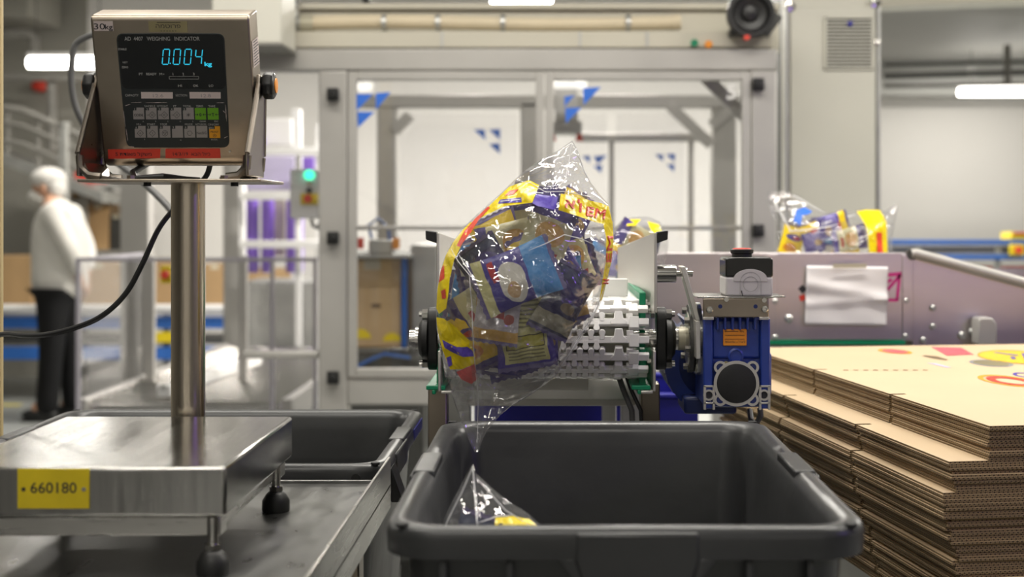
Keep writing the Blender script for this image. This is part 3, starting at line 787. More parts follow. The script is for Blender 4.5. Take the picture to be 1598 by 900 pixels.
for x, y, m in ((1083, 62, 'green'), (1105, 64, 'orange')):
    q = W(x, y, YD - .02); tag(MB().cyl(q + Vector((0, .0, -.012)), q + Vector((0, -.02, -.012)), .012, n=12).build('cable_gland', M[m]), ('small green cable gland on the duct near the speaker' if m == 'green' else 'small orange cable gland on the duct near the speaker'), 'gland')

# ---------------------------------------------------------------- control cabinet with vent
YK = 5.0
t = thing('control_cabinet', 'tall pale control cabinet with a vent grille at the top', 'cabinet', (W(1300, 0, YK).x, YK + .25, 0))
a, c = W(1226, 0, YK), W(1372, -30, YK)
MB().box(a.x, c.x, YK + .02, YK + .10, 0, c.z + .0).build('cabinet_body', M['cabinet'], t, bevel=.008)
MB().box(a.x, c.x, YK + .101, YK + .5, 0, c.z - .01).build('dark_gap_body', M['dark_metal'], t, bevel=.008)  # dark block behind the front body, showing as the dark gap left of the cabinet
a2, c2 = W(1233, 560, YK), W(1367, 10, YK)
MB().box(a2.x, c2.x, YK, YK + .019, .15, c2.z).build('door', M['cabinet'], t, bevel=.006)
for x in (1228, 1371): 
    q = W(x, 0, YK); MB().box(q.x - .006, q.x + .006, YK - .004, YK + .02, .1, c2.z).build('edge_strip', M['galv'], t, bevel=.002)
a, c = W(1286, 109, YK), W(1363, 26, YK)
g = MB(); w_ = .008
g.box(a.x, c.x, YK - .012, YK, a.z, a.z + w_); g.box(a.x, c.x, YK - .012, YK, c.z - w_, c.z); g.box(a.x, a.x + w_, YK - .012, YK, a.z, c.z); g.box(c.x - w_, c.x, YK - .012, YK, a.z, c.z)
vg = g.build('vent_grille', M['cabinet'], t, bevel=.002)
b = MB()
for i in range(13):
    z = a.z + .014 + i * (c.z - a.z - .030) / 12.4
    b.prism([(a.x + w_, YK - .013, z), (a.x + w_, YK - .003, z + .003), (a.x + w_, YK - .003, z + .0070), (a.x + w_, YK - .013, z + .0052)], (c.x - a.x - 2 * w_, 0, 0))
b.build('louvre', M['cabinet'], vg, smooth=False)
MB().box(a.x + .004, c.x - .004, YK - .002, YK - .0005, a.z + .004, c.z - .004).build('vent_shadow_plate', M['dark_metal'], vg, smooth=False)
q = W(1326, 37, YK - .01); MB().cyl(q, q - Vector((0, .01, 0)), .009, n=12).build('vent_lock', M['blue_tub'], vg)
for x, y in ((1233, 10), (1366, 4), (1368, 67)):
    q = W(x, y, YK); MB().lathe(q, (0, -1, 0), [(.02 if y < 20 else .011, 0), (.018 if y < 20 else .010, .008), (.005, .01)], 16).build('screw_cap', M['chrome'], t)
t = thing('cable_tray', 'pale cable tray running above the control cabinet to the right', 'cable tray', W(1500, 8, 5.2))
MB().bar(W(1215, 10, 5.5), W(1660, -6, 5.5), .3, .03).build('tray', M['cabinet'], t, bevel=.004)
MB().bar(W(1215, 5, 5.36), W(1660, -11, 5.36), .012, .05).build('lip', M['duct'], t)

# ---------------------------------------------------------------- far blue conveyor at right
YF = 8.0
t = thing('blue_conveyor', 'far conveyor with blue side rails along the white wall at right', 'conveyor', (2.6, YF + .3, 0))
for py in (378, 401):
    a, c = W(1380, py + 4, YF), W(1640, py - 4, YF); MB().box(a.x, c.x, YF, YF + .04, a.z, c.z).build('side_rail', M['blue_rail'], t, bevel=.004)
a, c = W(1380, 396, YF), W(1640, 384, YF); MB().box(a.x, c.x, YF + .05, YF + .5, a.z, c.z).build('belt', M['pipe_grey'], t)
a, c = W(1380, 424, YF), W(1640, 418, YF); MB().box(a.x, c.x, YF + .2, YF + .26, a.z, c.z).build('lower_rail', M['red'], t)
for x in (1432, 1556, 1630):
    a, c = W(x, 0, YF), W(x + 9, 384, YF); MB().box(a.x, c.x, YF + .04, YF + .08, 0, c.z).build('leg', M['galv'], t)
t = thing('parcel', 'small yellow parcel on the far blue conveyor at the right edge', 'parcel', W(1590, 378, YF + .1))
a, c = W(1578, 375, YF + .1), W(1604, 362, YF + .1); MB().box(a.x, c.x, YF + .1, YF + .3, a.z, c.z).build('wrap', M['yellow'], t, bevel=.01)
a, c = W(1582, 366, YF + .09), W(1604, 362, YF + .09); MB().box(a.x, c.x, YF + .095, YF + .1, a.z, c.z).build('strip', M['red'], t)
t = thing('stop_box', 'yellow switch box fixed to the far blue conveyor', 'switch', W(1588, 400, YF - .02))
a, c = W(1578, 399, YF - .05), W(1600, 381, YF - .05); MB().box(a.x, c.x, YF - .05, YF, a.z, c.z).build('box_body', M['yellow'], t, bevel=.006)
q = W(1589, 390, YF - .05); MB().cyl(q, q - Vector((0, .02, 0)), .02, n=12).build('button', M['red'], t)
t = thing('pale_machine', 'low pale machine housing under the far blue conveyor', 'machine', (W(1500, 430, 9.4).x, 9.6, 0))
a, c = W(1420, 520, 9.3), W(1570, 425, 9.3); MB().box(a.x, c.x, 9.3, 9.9, .1, c.z).build('housing', M['white_paint'], t, bevel=.02)
MB().box(a.x + .05, c.x - .05, 9.35, 9.85, 0, .1).build('plinth', M['dark_metal'], t)

# ---------------------------------------------------------------- beige post at the left edge and grey cable loop
t = thing('beige_post', 'beige post along the left edge', 'post', (W(-2, 300, 2.05).x, 2.08, 0))
a = W(1.5, 0, 2.05); MB().box(a.x - .06, a.x, 2.05, 2.062, 0, 2.6).build('post_body', M['post_wood'], t, bevel=.003)
MB().box(a.x - .08, a.x - .0, 2.03, 2.08, 0, .01).build('base_plate', M['galv'], t)

# ================================================================== PERSON in white, walking to the left, hands behind
def person():
    Y = 9.9; k = Y / F
    P = lambda px, py, dy=0.0: tuple(W(px, py, Y) + Vector((0, dy, 0)))
    base = W(92, 0, Y)
    t = thing('person', 'person in white coat, hair net and black trousers standing in profile at left', 'person', (base.x, Y, 0))
    V = []; E = []
    def v(px, py, dy, rx, ry=None):
        V.append((*P(px, py, dy), rx, ry or rx)); return len(V) - 1
    pel = v(92, 455, 0, .125, .15)
    wst = v(92, 415, 0, .12, .14); ch = v(91, 360, 0, .135, .16); sh = v(87, 325, 0, .11, .15)
    nk = v(77, 308, 0, .055); hd0 = v(71, 300, 0, .075, .07); hd1 = v(72, 284, 0, .095, .08); hd2 = v(73, 273, 0, .075, .07)
    E += [(pel, wst), (wst, ch), (ch, sh), (sh, nk), (nk, hd0), (hd0, hd1), (hd1, hd2)]
    nose = v(53, 294, 0, .016); E.append((hd0, nose)) 
    jaw = v(58, 301, 0, .03); E.append((hd0, jaw))
    hands = []
    for s, (ex, ey), (wx, wy) in ((-1, (128, 392), (133, 432)), (1, (122, 392), (126, 430))):
        a = v(94, 330, .18 * s, .062); e = v(ex, ey, .21 * s, .044); w_ = v(wx, wy, .12 * s, .029)
        pm = v(wx + 2, wy + 14, .09 * s, .034, .02)
        E += [(sh, a), (a, e), (e, w_), (w_, pm)]
        for j, (dx, L) in enumerate(((-6, 13), (-2, 16), (2, 15), (6, 12))):
            f1 = v(wx + 2 + dx, wy + 20, .08 * s, .0095); f2 = v(wx + 1 + dx, wy + 20 + L * .5, .07 * s, .0085); f3 = v(wx - 2 + dx, wy + 20 + L, .055 * s, .0075)
            E += [(pm, f1), (f1, f2), (f2, f3)]
        t1 = v(wx - 7, wy + 12, .06 * s, .010); t2 = v(wx - 9, wy + 20, .05 * s, .009); E += [(pm, t1), (t1, t2)]
    for s, kx, ky, ax, ay in ((-1, 88, 548, 80, 628), (1, 102, 548, 108, 628)):
        h = v(92 + 2 * s, 470, .09 * s, .095); kn = v(kx, ky, .1 * s, .062); an = v(ax, ay, .1 * s, .042); to = v(ax - 22, ay + 7, .11 * s, .035)
        E += [(pel, h), (h, kn), (kn, an), (an, to)]
    body = skin('body', V, E, M['skin'], t)
    # coat: torso and sleeves as one garment
    V.clear(); E.clear()
    a0 = v(93, 474, 0, .20, .22); a1 = v(94, 425, 0, .195, .205); a2 = v(92, 375, 0, .185, .205); a3 = v(90, 335, 0, .155, .19); a4 = v(80, 312, 0, .075, .08)
    E += [(a0, a1), (a1, a2), (a2, a3), (a3, a4)]
    for s, (ex, ey), (wx, wy) in ((-1, (128, 392), (133, 428)), (1, (122, 392), (126, 426))):
        a = v(95, 332, .18 * s, .085); e = v(ex, ey, .21 * s, .068); w_ = v(wx, wy, .13 * s, .05)
        E += [(a3, a), (a, e), (e, w_)]
    coat = skin('white_coat', V, E, M['coat'], t)
    V.clear(); E.clear()
    p0 = v(92, 430, 0, .14, .16); E2 = []
    for s, kx, ky, ax, ay in ((-1, 88, 548, 80, 626), (1, 102, 548, 108, 626)):
        h = v(92 + 3 * s, 478, .085 * s, .12); kn = v(kx, ky, .1 * s, .088); an = v(ax, ay + 21, .1 * s, .082)
        E += [(p0, h), (h, kn), (kn, an)]
    skin('black_trousers', V, E, M['trousers'], t)
    for s, ax, ay in ((-1, 80, 634), (1, 108, 634)):
        q = W(ax - 10, ay, Y); b = MB().ell((q.x, Y + .1 * s, .045), .13, .05, .045); b.box(q.x - .12, q.x + .12, Y + .1 * s - .045, Y + .1 * s + .045, .002, .02)
        b.build('shoe', M['rubber'], t, bevel=.004)
    # hair net: cap over the head, mask over mouth and chin, eye and ear
    b = MB(); c = W(73, 282, Y)
    b.ell(c + Vector((.012, 0, .012)), .122, .108, .085, 20, 12); b.ell(c + Vector((.065, 0, -.04)), .07, .092, .085, 16, 10)
    b.build('hair_net', M['net'], t)
    b = MB(); b.ell(W(60, 307, Y), .072, .075, .055, 16, 10); b.ell(W(70, 312, Y), .075, .08, .045, 16, 10)
    b.build('beard_cover', M['coat'], t)
    for s in (-1, 1):
        MB().ell(W(51.5, 289, Y) + Vector((.022, .035 * s, 0)), .012, .012, .008, 10, 8).build('eye', M['ink'], t)
        MB().ell(W(74, 293, Y) + Vector((0, .088 * s, 0)), .022, .014, .034, 10, 8).build('ear', M['skin'], t)
person()

# ================================================================== CROSS CONVEYOR with steel side panels (behind)
YS = 3.0
UX, UY, UZ = Vector((1, 0, 0)), Vector((0, 1, 0)), Vector((0, 0, 1))
t = thing('cross_conveyor', 'stainless cross conveyor with sloping side panel behind the cardboard stack', 'conveyor', (.7, YS + .25, 0))
a = W(1016, 394, YS); c = W(1424, 531, YS)
MB().box(a.x, c.x, YS, YS + .006, c.z, a.z).build('side_panel', M['steel_panel'], t, bevel=.002)
pp = [W(1424, 396, YS + .004), W(1700, 470, YS + .004), W(1700, 540, YS + .004), W(1424, 540, YS + .004)]
MB().prism(pp, (0, .006, 0)).build('sloped_panel', M['steel_panel'], t, bevel=.001)
MB().tube([W(1422, 396, YS - .004), W(1428, 395, YS - .004), W(1710, 471, YS - .004)], .011, 12).build('edge_tube', M['alu'], t)
MB().box(c.x - .022, c.x + .0, YS - .004, YS, c.z, a.z - .004).build('seam_flange', M['steel_panel'], t, bevel=.001)
q = W(1205, 0, YS); MB().box(q.x - .012, q.x + .012, YS - .003, YS, c.z, a.z - .004).build('seam_flange', M['steel_panel'], t, bevel=.001)
q = W(1424, 397, YS - .006); MB().cyl(q, q + Vector((0, .012, 0)), .012, n=14).build('seam_cap', M['dark_metal'], t)
for x, y, r in ((1209, 470, 5), (1209, 526, 5), (1231, 497, 7), (1414, 469, 5), (1413, 524, 5), (1441, 530, 5), (1456, 480, 5), (1456, 509, 5), (1501, 523, 6), (1516, 517, 5)):
    q = W(x, y, YS); rr = r * YS / F
    MB().lathe(q, (0, -1, 0), [(rr, 0), (rr * .95, rr * .5), (rr * .5, rr * .9)], 12).build('bolt', M['galv'], t)
a2, c2 = W(1186, 532, YS), W(1412, 537, YS)
MB().box(W(1020, 0, YS).x, c2.x, YS - .006, YS + .02, c2.z, a2.z).build('green_wear_strip', M['green'], t)
zb_ = 1.225
MB().box(-.13, 1.15, YS + .03, YS + .5, zb_ - .02, zb_).build('belt', M['white_belt'], t, bevel=.006)
MB().box(-.13, 1.6, YS + .52, YS + .526, zb_ - .12, zb_ + .05).build('rear_panel', M['steel_panel'], t)
MB().box(-.13, 1.15, YS + .04, YS + .5, zb_ - .1, zb_ - .03).build('bed', M['galv'], t)
for x in (-.10, .9, 1.5):
    for y in (YS + .06, YS + .48): MB().box(x - .025, x + .025, y - .025, y + .025, 0, zb_ - .06).build('leg', M['galv'], t)
a2, c2 = W(1520, 536, 2.97), W(1549, 494, 2.97)
b = MB().prism([(a2.x, 2.99, a2.z), (c2.x, 2.99, a2.z), (c2.x, 2.99, c2.z - .012), (c2.x - .01, 2.99, c2.z), (a2.x + .004, 2.99, c2.z), (a2.x, 2.99, c2.z - .008)], (0, -.05, 0))
b.build('bracket', M['alu'], t, bevel=.003)
# printed mark half hidden by the paper
b = MB(); Y0 = YS - .001
def px_strip(b, p0, p1, w, Y):
    A, B = Vector((p0[0], p0[1], 0)), Vector((p1[0], p1[1], 0)); d = (B - A).normalized(); n = Vector((-d.y, d.x, 0)) * w / 2
    b.add([W(v.x, v.y, Y) for v in (A - n, B - n, B + n, A + n)], [(0, 1, 2, 3)])
for p0, p1, w in (((1386, 429), (1407, 427), 6), ((1404, 428), (1400, 468), 5), ((1385, 468), (1402, 468), 5), ((1385, 452), (1404, 430), 5), ((1384, 440), (1392, 436), 5)): px_strip(b, p0, p1, w, Y0)
b.build('magenta_mark', M['magenta'], t, smooth=False)
b = MB(); px_strip(b, (1249, 447), (1256, 455), 10, Y0); b.build('black_mark', M['ink'], t, smooth=False)
b = MB(); px_strip(b, (1248, 466), (1257, 463), 9, Y0); b.build('red_mark', M['red'], t, smooth=False)

t = thing('paper_sheet', 'creased white paper sheet taped to the stainless side panel', 'paper', W(1320, 507, YS - .004))
b = MB(); n, m = 26, 18; vs = []
for j in range(m + 1):
    for i in range(n + 1):
        u, v = i / n, j / m
        px = 1257 + u * 127 + (3 * (1 - v) - 2) ; py = 414 + v * 92 + u * 2 - .0
        q = W(px, py, YS - .006)
        f = noise.noise(Vector((u * 3, v * 2.2, 3.1)))
        ridge = .005 * math.exp(-((v - .42 - .22 * (u - .5)) / .09) ** 2) + .004 * math.exp(-((v - .66 + .12 * u) / .06) ** 2)
        q.y -= .005 + ridge + .004 * f + .003 * v
        vs.append(q)
b.add(vs, [(j * (n + 1) + i, j * (n + 1) + i + 1, (j + 1) * (n + 1) + i + 1, (j + 1) * (n + 1) + i) for j in range(m) for i in range(n)])
b.build('sheet', M['paper'], t, solid=.0006)
a2, c2 = W(1300, 418, YS - .02), W(1352, 411, YS - .02)
MB().box(a2.x, c2.x, YS - .021, YS - .0195, a2.z, c2.z).build('tape', M['tape'], t)

# ================================================================== BELT CONVEYOR with white modular belt (centre)
YCN, ZC, R = 1.97, 1.4 - 188 * 1.97 / F, .0505
BX0, BX1 = -.150, .114
t = thing('belt_conveyor', 'small stainless conveyor with white modular plastic belt ending over the grey crate', 'conveyor', (-.02, YCN + .3, 0))
CONV = t
# the belt: link rows round the end sprockets and along the carrying way
b = MB(); rows = []
pitch = .0238
nr = 10
half = pitch / R
for i in range(-1, nr):
    rows.append(('arc', PI / 2 + .1 + (i) * half))
def link_row(c, tang, nrm, odd):
    """one row of belt links: hinge bar with bulb-ended fingers on both sides; c centre, tang along travel, nrm outward"""
    th = .0040; half = pitch / 2
    b.obox(c, UX, tang, nrm, (BX1 - BX0) / 2 - .004, .0048, th * .9)
    step = .0150
    xs_ = BX0 + .012; k = 0
    while xs_ + step * k < BX1 - .046:
        for s in (-1, 1):
            x = xs_ + step * k + (step / 2 if s > 0 else 0)
            cc = Vector((x, c.y, c.z))
            ol = [(-.0036, 0), (-.0032, .0060), (-.0043, .0088), (-.0041, .0118), (-.0018, .0138), (.0018, .0138), (.0041, .0118), (.0043, .0088), (.0032, .0060), (.0036, 0)]
            b.prism([cc + UX * uu + tang * (vv * s) - nrm * th for uu, vv in ol], nrm * th * 2.0)
        k += 1
    # broad edge links with a trapezoid
    xe = BX1 - .027
    ol = [(-.011, -.0045), (.011, -.0045), (.011, .001), (.0065, .0045), (.005, .0150), (-.005, .0150), (-.0065, .0045), (-.011, .001)]
    b.prism([Vector((xe + uu, c.y, c.z)) + tang * vv - nrm * th for uu, vv in ol], nrm * th * 2.1)
    b.obox(Vector((BX1 - .0065, c.y, c.z)) - tang * .001, UX, tang, nrm, .0068, .0088, th * 1.1)
    b.obox(Vector((BX1 - .012, c.y, c.z)) + tang * .0085, UX, tang, nrm, .0045, .004, th * .8)
    b.obox(Vector((BX0 + .006, c.y, c.z)), UX, tang, nrm, .006, .0088, th * 1.05)
for i, (_, ang) in enumerate(rows):
    nrm = Vector((0, math.cos(ang), math.sin(ang))); c = Vector((0, YCN, ZC)) + nrm * R
    tang = Vector((0, -math.sin(ang), math.cos(ang)))
    link_row(c, -tang, nrm, i % 2)
for i in range(34):
    y = YCN + .012 + i * pitch
    link_row(Vector((0, y, ZC + R)), -UY, UZ, i % 2)
b.build('belt', M['white_belt'], t, bevel=.0007, seg=1, smooth=True)
b = MB()
b.cyl((BX0 + .01, YCN, ZC), (BX1 - .008, YCN, ZC), R - .008, n=30)
b.box(BX0 + .01, BX1 - .01, YCN, YCN + .85, ZC + R - .02, ZC + R - .008)
b.build('sprocket_drum', M['belt_core'], t)
# flights standing on the belt
b = MB().box(.055, .105, YCN + .06, YCN + .066, ZC + R, ZC + R + .03)
b.build('belt_flight', M['white_belt'], t, bevel=.002)
MB().cyl((-.20, YCN, ZC), (.235, YCN, ZC), .0125, n=20).build('drive_shaft', M['chrome'], t)
# green guides
for s, x in ((1, BX1 + .003), (-1, BX0 - .012)):
    b = MB().box(x, x + .009, YCN - .012, YCN + .7, ZC + .016, ZC + R + .014); b.build('upper_guide', M['green'], t, bevel=.0015)
    b = MB().box(x, x + .009, YCN - .012, YCN + .5, ZC - R - .012, ZC - .014)
    b.box(x - .012, x + .014, YCN - .04, YCN + .3, ZC - R - .016, ZC - R - .010); b.box(x - .004, x + .001, YCN - .04, YCN + .3, ZC - R - .022, ZC - R - .016)
    b.build('lower_guide', M['green'], t, bevel=.0012)
# flared side plates with folded front tabs
for s in (1, -1):
    xn, xf = (.1335, .109) if s > 0 else (-.1535, -.130)
    zt_, zl = W(0, 363, 1.9).z, W(0, 386, 2.45).z
    zlow = W(0, 476, 1.9).z
    b = MB().prism([(xn, 1.9, zlow - .01), (xn, 1.9, zt_), (xf, 2.45, zl), (xf, 2.45, zlow - .02)], (.004 * s, 0, 0))
    b.build('side_plate', M['alu_plate'], t, bevel=.0008)
    b = MB().prism([(xn + .004 * s, 1.898, zt_ + .001), (xn + .0185 * s, 1.898, zt_ + .003), (xn + .018 * s, 1.898, zt_ - .009), (xn + .004 * s, 1.898, zt_ - .014)], (0, .03, 0))
    b.build('folded_tab', M['rubber'], t, bevel=.001)
    # lower angle bracket with fixing bolts
    b = MB().box(xn - (.0 if s > 0 else .004), xn + (.004 if s > 0 else 0), 1.925, 2.3, ZC - .068, ZC - .013)
    b.box(min(xn, xn - .016 * s), max(xn, xn - .016 * s), 1.925, 2.3, ZC - .071, ZC - .067)
    b.build('lower_angle', M['alu_plate'], t, bevel=.0012)
    for dz, dy in ((.04, .03), (.048, .03), (-.03, .03), (.05, .06)):
        q = Vector((xn - .001 * s, 1.925 + dy, ZC + dz)); MB().cyl(q, q - Vector((.005 * s, 0, 0)), .0032, n=10).build('bolt', M['chrome'], t)
    # flange bearing
    xb = xn + (.007 if s > 0 else -.007)
    prof = [(YCN + .017 * math.cos(a_), ZC + .026 + .0 + .017 * math.sin(a_)) for a_ in [PI * i / 8 for i in range(9)]]
    prof = [(YCN + .018 * math.cos(PI * i / 8), ZC + .0255 + .018 * math.sin(PI * i / 8)) for i in range(9)] + [(YCN + .018 * math.cos(PI + PI * i / 8), ZC - .0255 + .018 * math.sin(PI + PI * i / 8)) for i in range(9)]
    bp = MB().prism([(xb, y, z) for y, z in prof], (.014 * s, 0, 0)).build('bearing_flange', M['rubber'], t, bevel=.002)
    MB().lathe((xb + .014 * s, YCN, ZC), (s, 0, 0), [(.030, 0), (.029, .007), (.022, .012), (.017, .013)], 26).build('bearing_hub', M['rubber'], bp)
    MB().cyl((xb + .026 * s, YCN, ZC), (xb + .031 * s, YCN, ZC), .0165, n=20).build('collar', M['chrome'], bp)
    for dz in (.034, -.034):
        c = Vector((xb + .014 * s, YCN - .004, ZC + dz))
        MB().cyl(c, c + UX * .008 * s, .0072, n=6).build('hex_nut', M['chrome'], bp)
        MB().cyl(c + UX * .008 * s, c + UX * .012 * s, .0038, n=10).build('stud', M['chrome'], bp)
        MB().cyl(c - UX * .016 * s, c - UX * .022 * s, .0068, n=6).build('bolt_head', M['chrome'], bp)
    # support legs
    xl = W(1014 if s > 0 else 684, 0, 2.03).x
    MB().box(xl - .0135, xl + .0135, 2.015, 2.055, 0, ZC - .068).build('leg', M['steel_brown'], t, bevel=.002)
    MB().box(xl - .02, xl + .02, 2.46, 2.50, 0, ZC - .02).build('rear_leg', M['galv'], t, bevel=.002)
q = W(1020, 428, 1.9)
b = MB().cyl((.137, 1.92, q.z), (W(1057, 0, 1.9).x, 1.92, q.z), .0118, n=20); b.build('spacer_rod', M['chrome'], t, bevel=.0008)
MB().cyl((W(1057, 0, 1.9).x, 1.92, q.z), (W(1083, 0, 1.9).x, 1.92, q.z), .0042, n=12).build('rod_end', M['chrome'], t)
a, c = W(700, 609, 2.08), W(918, 589, 2.08)
MB().box(a.x, c.x, 2.08, 2.085, a.z, c.z).build('cross_plate', M['alu_plate'], t, bevel=.001)
MB().box(-.13, .12, 2.1, 2.75, ZC - R - .06, ZC - R - .05).build('drip_pan', M['alu_plate'], t, bevel=.001)
a, c = W(940, 720, 2.5), W(962, 598, 2.5)
MB().box(a.x, c.x, 2.5, 2.53, 0, ZC - .06).build('middle_leg', M['white_paint'], t, bevel=.002)
for i, (x0, x1) in enumerate(((966, 990), (978, 1004))):
    tag(MB().tube([W(x0, 588, 2.02), W(x0 + 6, 606, 2.0), W(x1 - 4, 640, 1.99), W(x1, 720, 1.99), W(x1, 800, 1.99)], .0042 if i == 0 else .003, 8).build('motor_cable', M['cable_grey' if i == 0 else 'cable']),
        ('thick grey cable dropping beside the right conveyor leg', 'thin black cable dropping in front of the right conveyor leg')[i], 'cable')

# ================================================================== GEAR MOTOR with stop button box
Y1 = 1.9
t = thing('gear_motor', 'blue gear motor driving the belt conveyor shaft', 'motor', W(1148, 640, Y1 + .05))
GM = t
def gb(b, x0, x1, y0, y1, Ya, d):
    a, c = W(x0, y1, Y1), W(x1, y0, Y1); return b.box(a.x, c.x, Ya, Ya + d, a.z, c.z)
b = gb(MB(), 1099, 1199, 494, 636, Y1 + .004, .12); gb(b, 1110, 1188, 497, 560, Y1 - .0, .01); b.build('gearbox_housing', M['blue_paint'], t, bevel=.004)
for x0, x1 in ((1097, 1112), (1186, 1201)):
    b = gb(MB(), x0, x1, 496, 637, Y1 - .006, .012); b.build('corner_rail', M['blue_paint'], t, bevel=.002)
for i in range(6):
    x = 1117 + i * 11.6
    b = gb(MB(), x, x + 4, 494, 514, Y1 - .009, .012); b.build('cooling_fin', M['blue_paint'], t, bevel=.0012)
b = gb(MB(), 1199, 1208, 552, 620, Y1 + .02, .08); b.build('side_boss', M['blue_paint'], t, bevel=.004)
b = gb(MB(), 1128, 1165, 513, 539, Y1 - .0035, .003); pl = b.build('orange_plate', M['orange'], t, bevel=.001)
b = MB(); ux, vz = Vector((-1, 0, 0)), Vector((0, 0, -1))
b.text('E.M.I.LT MOTORI', W(1147, 531.5, Y1 - .004), ux, vz, .0030, width=.027)
for (p0, p1, w) in (((1131, 517), (1152, 517), .8), ((1131, 523), (1162, 523), .7), ((1131, 529), (1162, 529), .7)): px_strip(b, p0, p1, w, Y1 - .004)
b.text('SpA', W(1158, 516, Y1 - .004), ux, vz, .0022)
b.build('plate_print', M['ink'], pl, smooth=False)
q = W(1148, 555, Y1); b = MB().lathe(q + Vector((0, .004, 0)), (0, -1, 0), [(.0105, 0), (.0105, .006), (.008, .007), (.0075, .005), (.004, .005)], 24); b.build('oil_plug', M['blue_paint'], t)
q = W(1133, 567, Y1); MB().cyl(q, q - Vector((0, .006, 0)), .0035, n=10).build('breather', M['gold'], t)
q = W(1148, 597, Y1)
b = MB().cyl(q + Vector((0, .006, 0)), q - Vector((0, .008, 0)), .029, n=40)
for sx in (-1, 1):
    for sz in (-1, 1):
        e = q + Vector((.0215 * sx, 0, .0215 * sz)); b.cyl(e + Vector((0, .006, 0)), e - Vector((0, .008, 0)), .0078, n=18)
fl = b.build('output_flange', M['blue_paint'], t)
b = MB().ring(q - Vector((0, .0075, 0)), q - Vector((0, .0092, 0)), .0302, .0262, 44)
for sx in (-1, 1):
    for sz in (-1, 1):
        e = q + Vector((.0215 * sx, 0, .0215 * sz)); b.ring(e - Vector((0, .0075, 0)), e - Vector((0, .0090, 0)), .0085, .0052, 18)
b.build('machined_face', M['alu_plate'], fl)
MB().lathe(q - Vector((0, .0075, 0)), (0, -1, 0), [(.0262, 0), (.0262, .0022), (.024, .0028)], 40).build('cover_disc', M['rubber'], fl)
for sx in (-1, 1):
    for sz in (-1, 1):
        e = q + Vector((.0215 * sx, -.0078, .0215 * sz)); MB().cyl(e, e - Vector((0, .0005, 0)), .0051, n=14).build('bolt_hole', M['blue_dark'], fl)
for x0, x1, hx in ((1097, 1115, 1106), (1183, 1201, 1192)):
    b = MB()
    for (a0, a1, b0, b1) in ((x0, x1, 600, 603), (x0, x1, 626, 629), (x0, x0 + 4, 600, 638), (x1 - 4, x1, 600, 638)): gb(b, a0, a1, b0, b1, Y1 - .0085, .004)
    b.build('foot_face', M['alu_plate'], t, bevel=.0006)
    q = W(hx, 616, Y1 - .006); MB().ring(q, q - Vector((0, .003, 0)), .0075, .005, 18).build('foot_ring', M['alu_plate'], t)
    MB().cyl(q + Vector((0, .001, 0)), q - Vector((0, .0005, 0)), .005, n=14).build('foot_hole', M['ink'], t)
# reducer flange on the shaft, torque arm
xr = W(1083, 0, Y1).x
b = MB().lathe((W(1100, 0, Y1).x, YCN, ZC), (-1, 0, 0), [(.05, 0), (.05, .006), (.044, .010), (.036, .018), (.024, .020)], 32); b.build('reducer_flange', M['steel'], t)
MB().ring((xr - .002, YCN, ZC), (xr + .004, YCN, ZC), .047, .030, 32).build('clamp_ring', M['dark_metal'], t)
for i in range(6):
    an = i * PI / 3 + .3; c = Vector((xr - .001, YCN + .039 * math.cos(an), ZC + .039 * math.sin(an)))
    MB().cyl(c, c - UX * .008, .005, n=6).build('hex_bolt', M['chrome'], t)
MB().cyl((W(1056, 0, Y1).x + .006, YCN, ZC), (xr + .006, YCN, ZC), .0165, n=20).build('shaft_sleeve', M['amber'], t, bevel=.001)
p0, p1, p2 = W(1066, 416, Y1), W(1089, 500, Y1), W(1090, 560, Y1)
b = MB()
for A, B in ((p0, p1), (p1, p2)):
    d = (B - A)
    b.prism([A + Vector((-.0032, 0, 0)), A + Vector((.0032, 0, 0)), B + Vector((.0032, 0, 0)), B + Vector((-.0032, 0, 0))], (0, .04, 0))
b.build('torque_arm', M['alu_plate'], t, bevel=.0008)
q = W(1060, 428, Y1); MB().cyl((q.x + .006, 1.915, q.z), (q.x + .012, 1.915, q.z), .009, n=14).build('arm_washer', M['chrome'], t)
# electric motor behind the gearbox, axis away from us
mc = W(1110, 566, 2.06); mr = .058
b = MB().lathe(mc, (0, 1, 0), [(mr * .7, -.03), (mr * .95, -.02), (mr * .95, .16), (mr * .9, .2), (mr * .5, .215)], 30)
mo = b.build('motor_body', M['blue_dark'], t)
b = MB()
for i in range(30):
    an = 2 * PI * i / 30; d = Vector((math.cos(an), 0, math.sin(an))); s_ = Vector((-math.sin(an), 0, math.cos(an)))
    b.obox(mc + d * mr * 1.06 + UY * .07, s_, d, UY, .0016, mr * .15, .085)
b.build('motor_fins', M['blue_dark'], mo)
MB().ring(mc - UY * .024, mc - UY * .006, mr * 1.2, mr * .6, 30).build('motor_flange', M['blue_paint'], mo)
b = MB(); c_ = W(1070, 630, 2.02); b.box(c_.x - .004, c_.x + .07, 2.0, 2.1, c_.z - .012, c_.z + .012); b.build('terminal_box', M['blue_dark'], t, bevel=.004)
MB().tube([W(1186, 636, 1.96), W(1187, 648, 1.96), W(1180, 662, 1.97), W(1172, 655, 2.0), W(1170, 640, 2.02)], .004, 8).build('motor_lead', M['cable_grey'], t)
q = W(1108, 545, 1.9)
for x, y in ((1102, 538), (1101, 575)): 
    e = W(x, y, 1.885); 
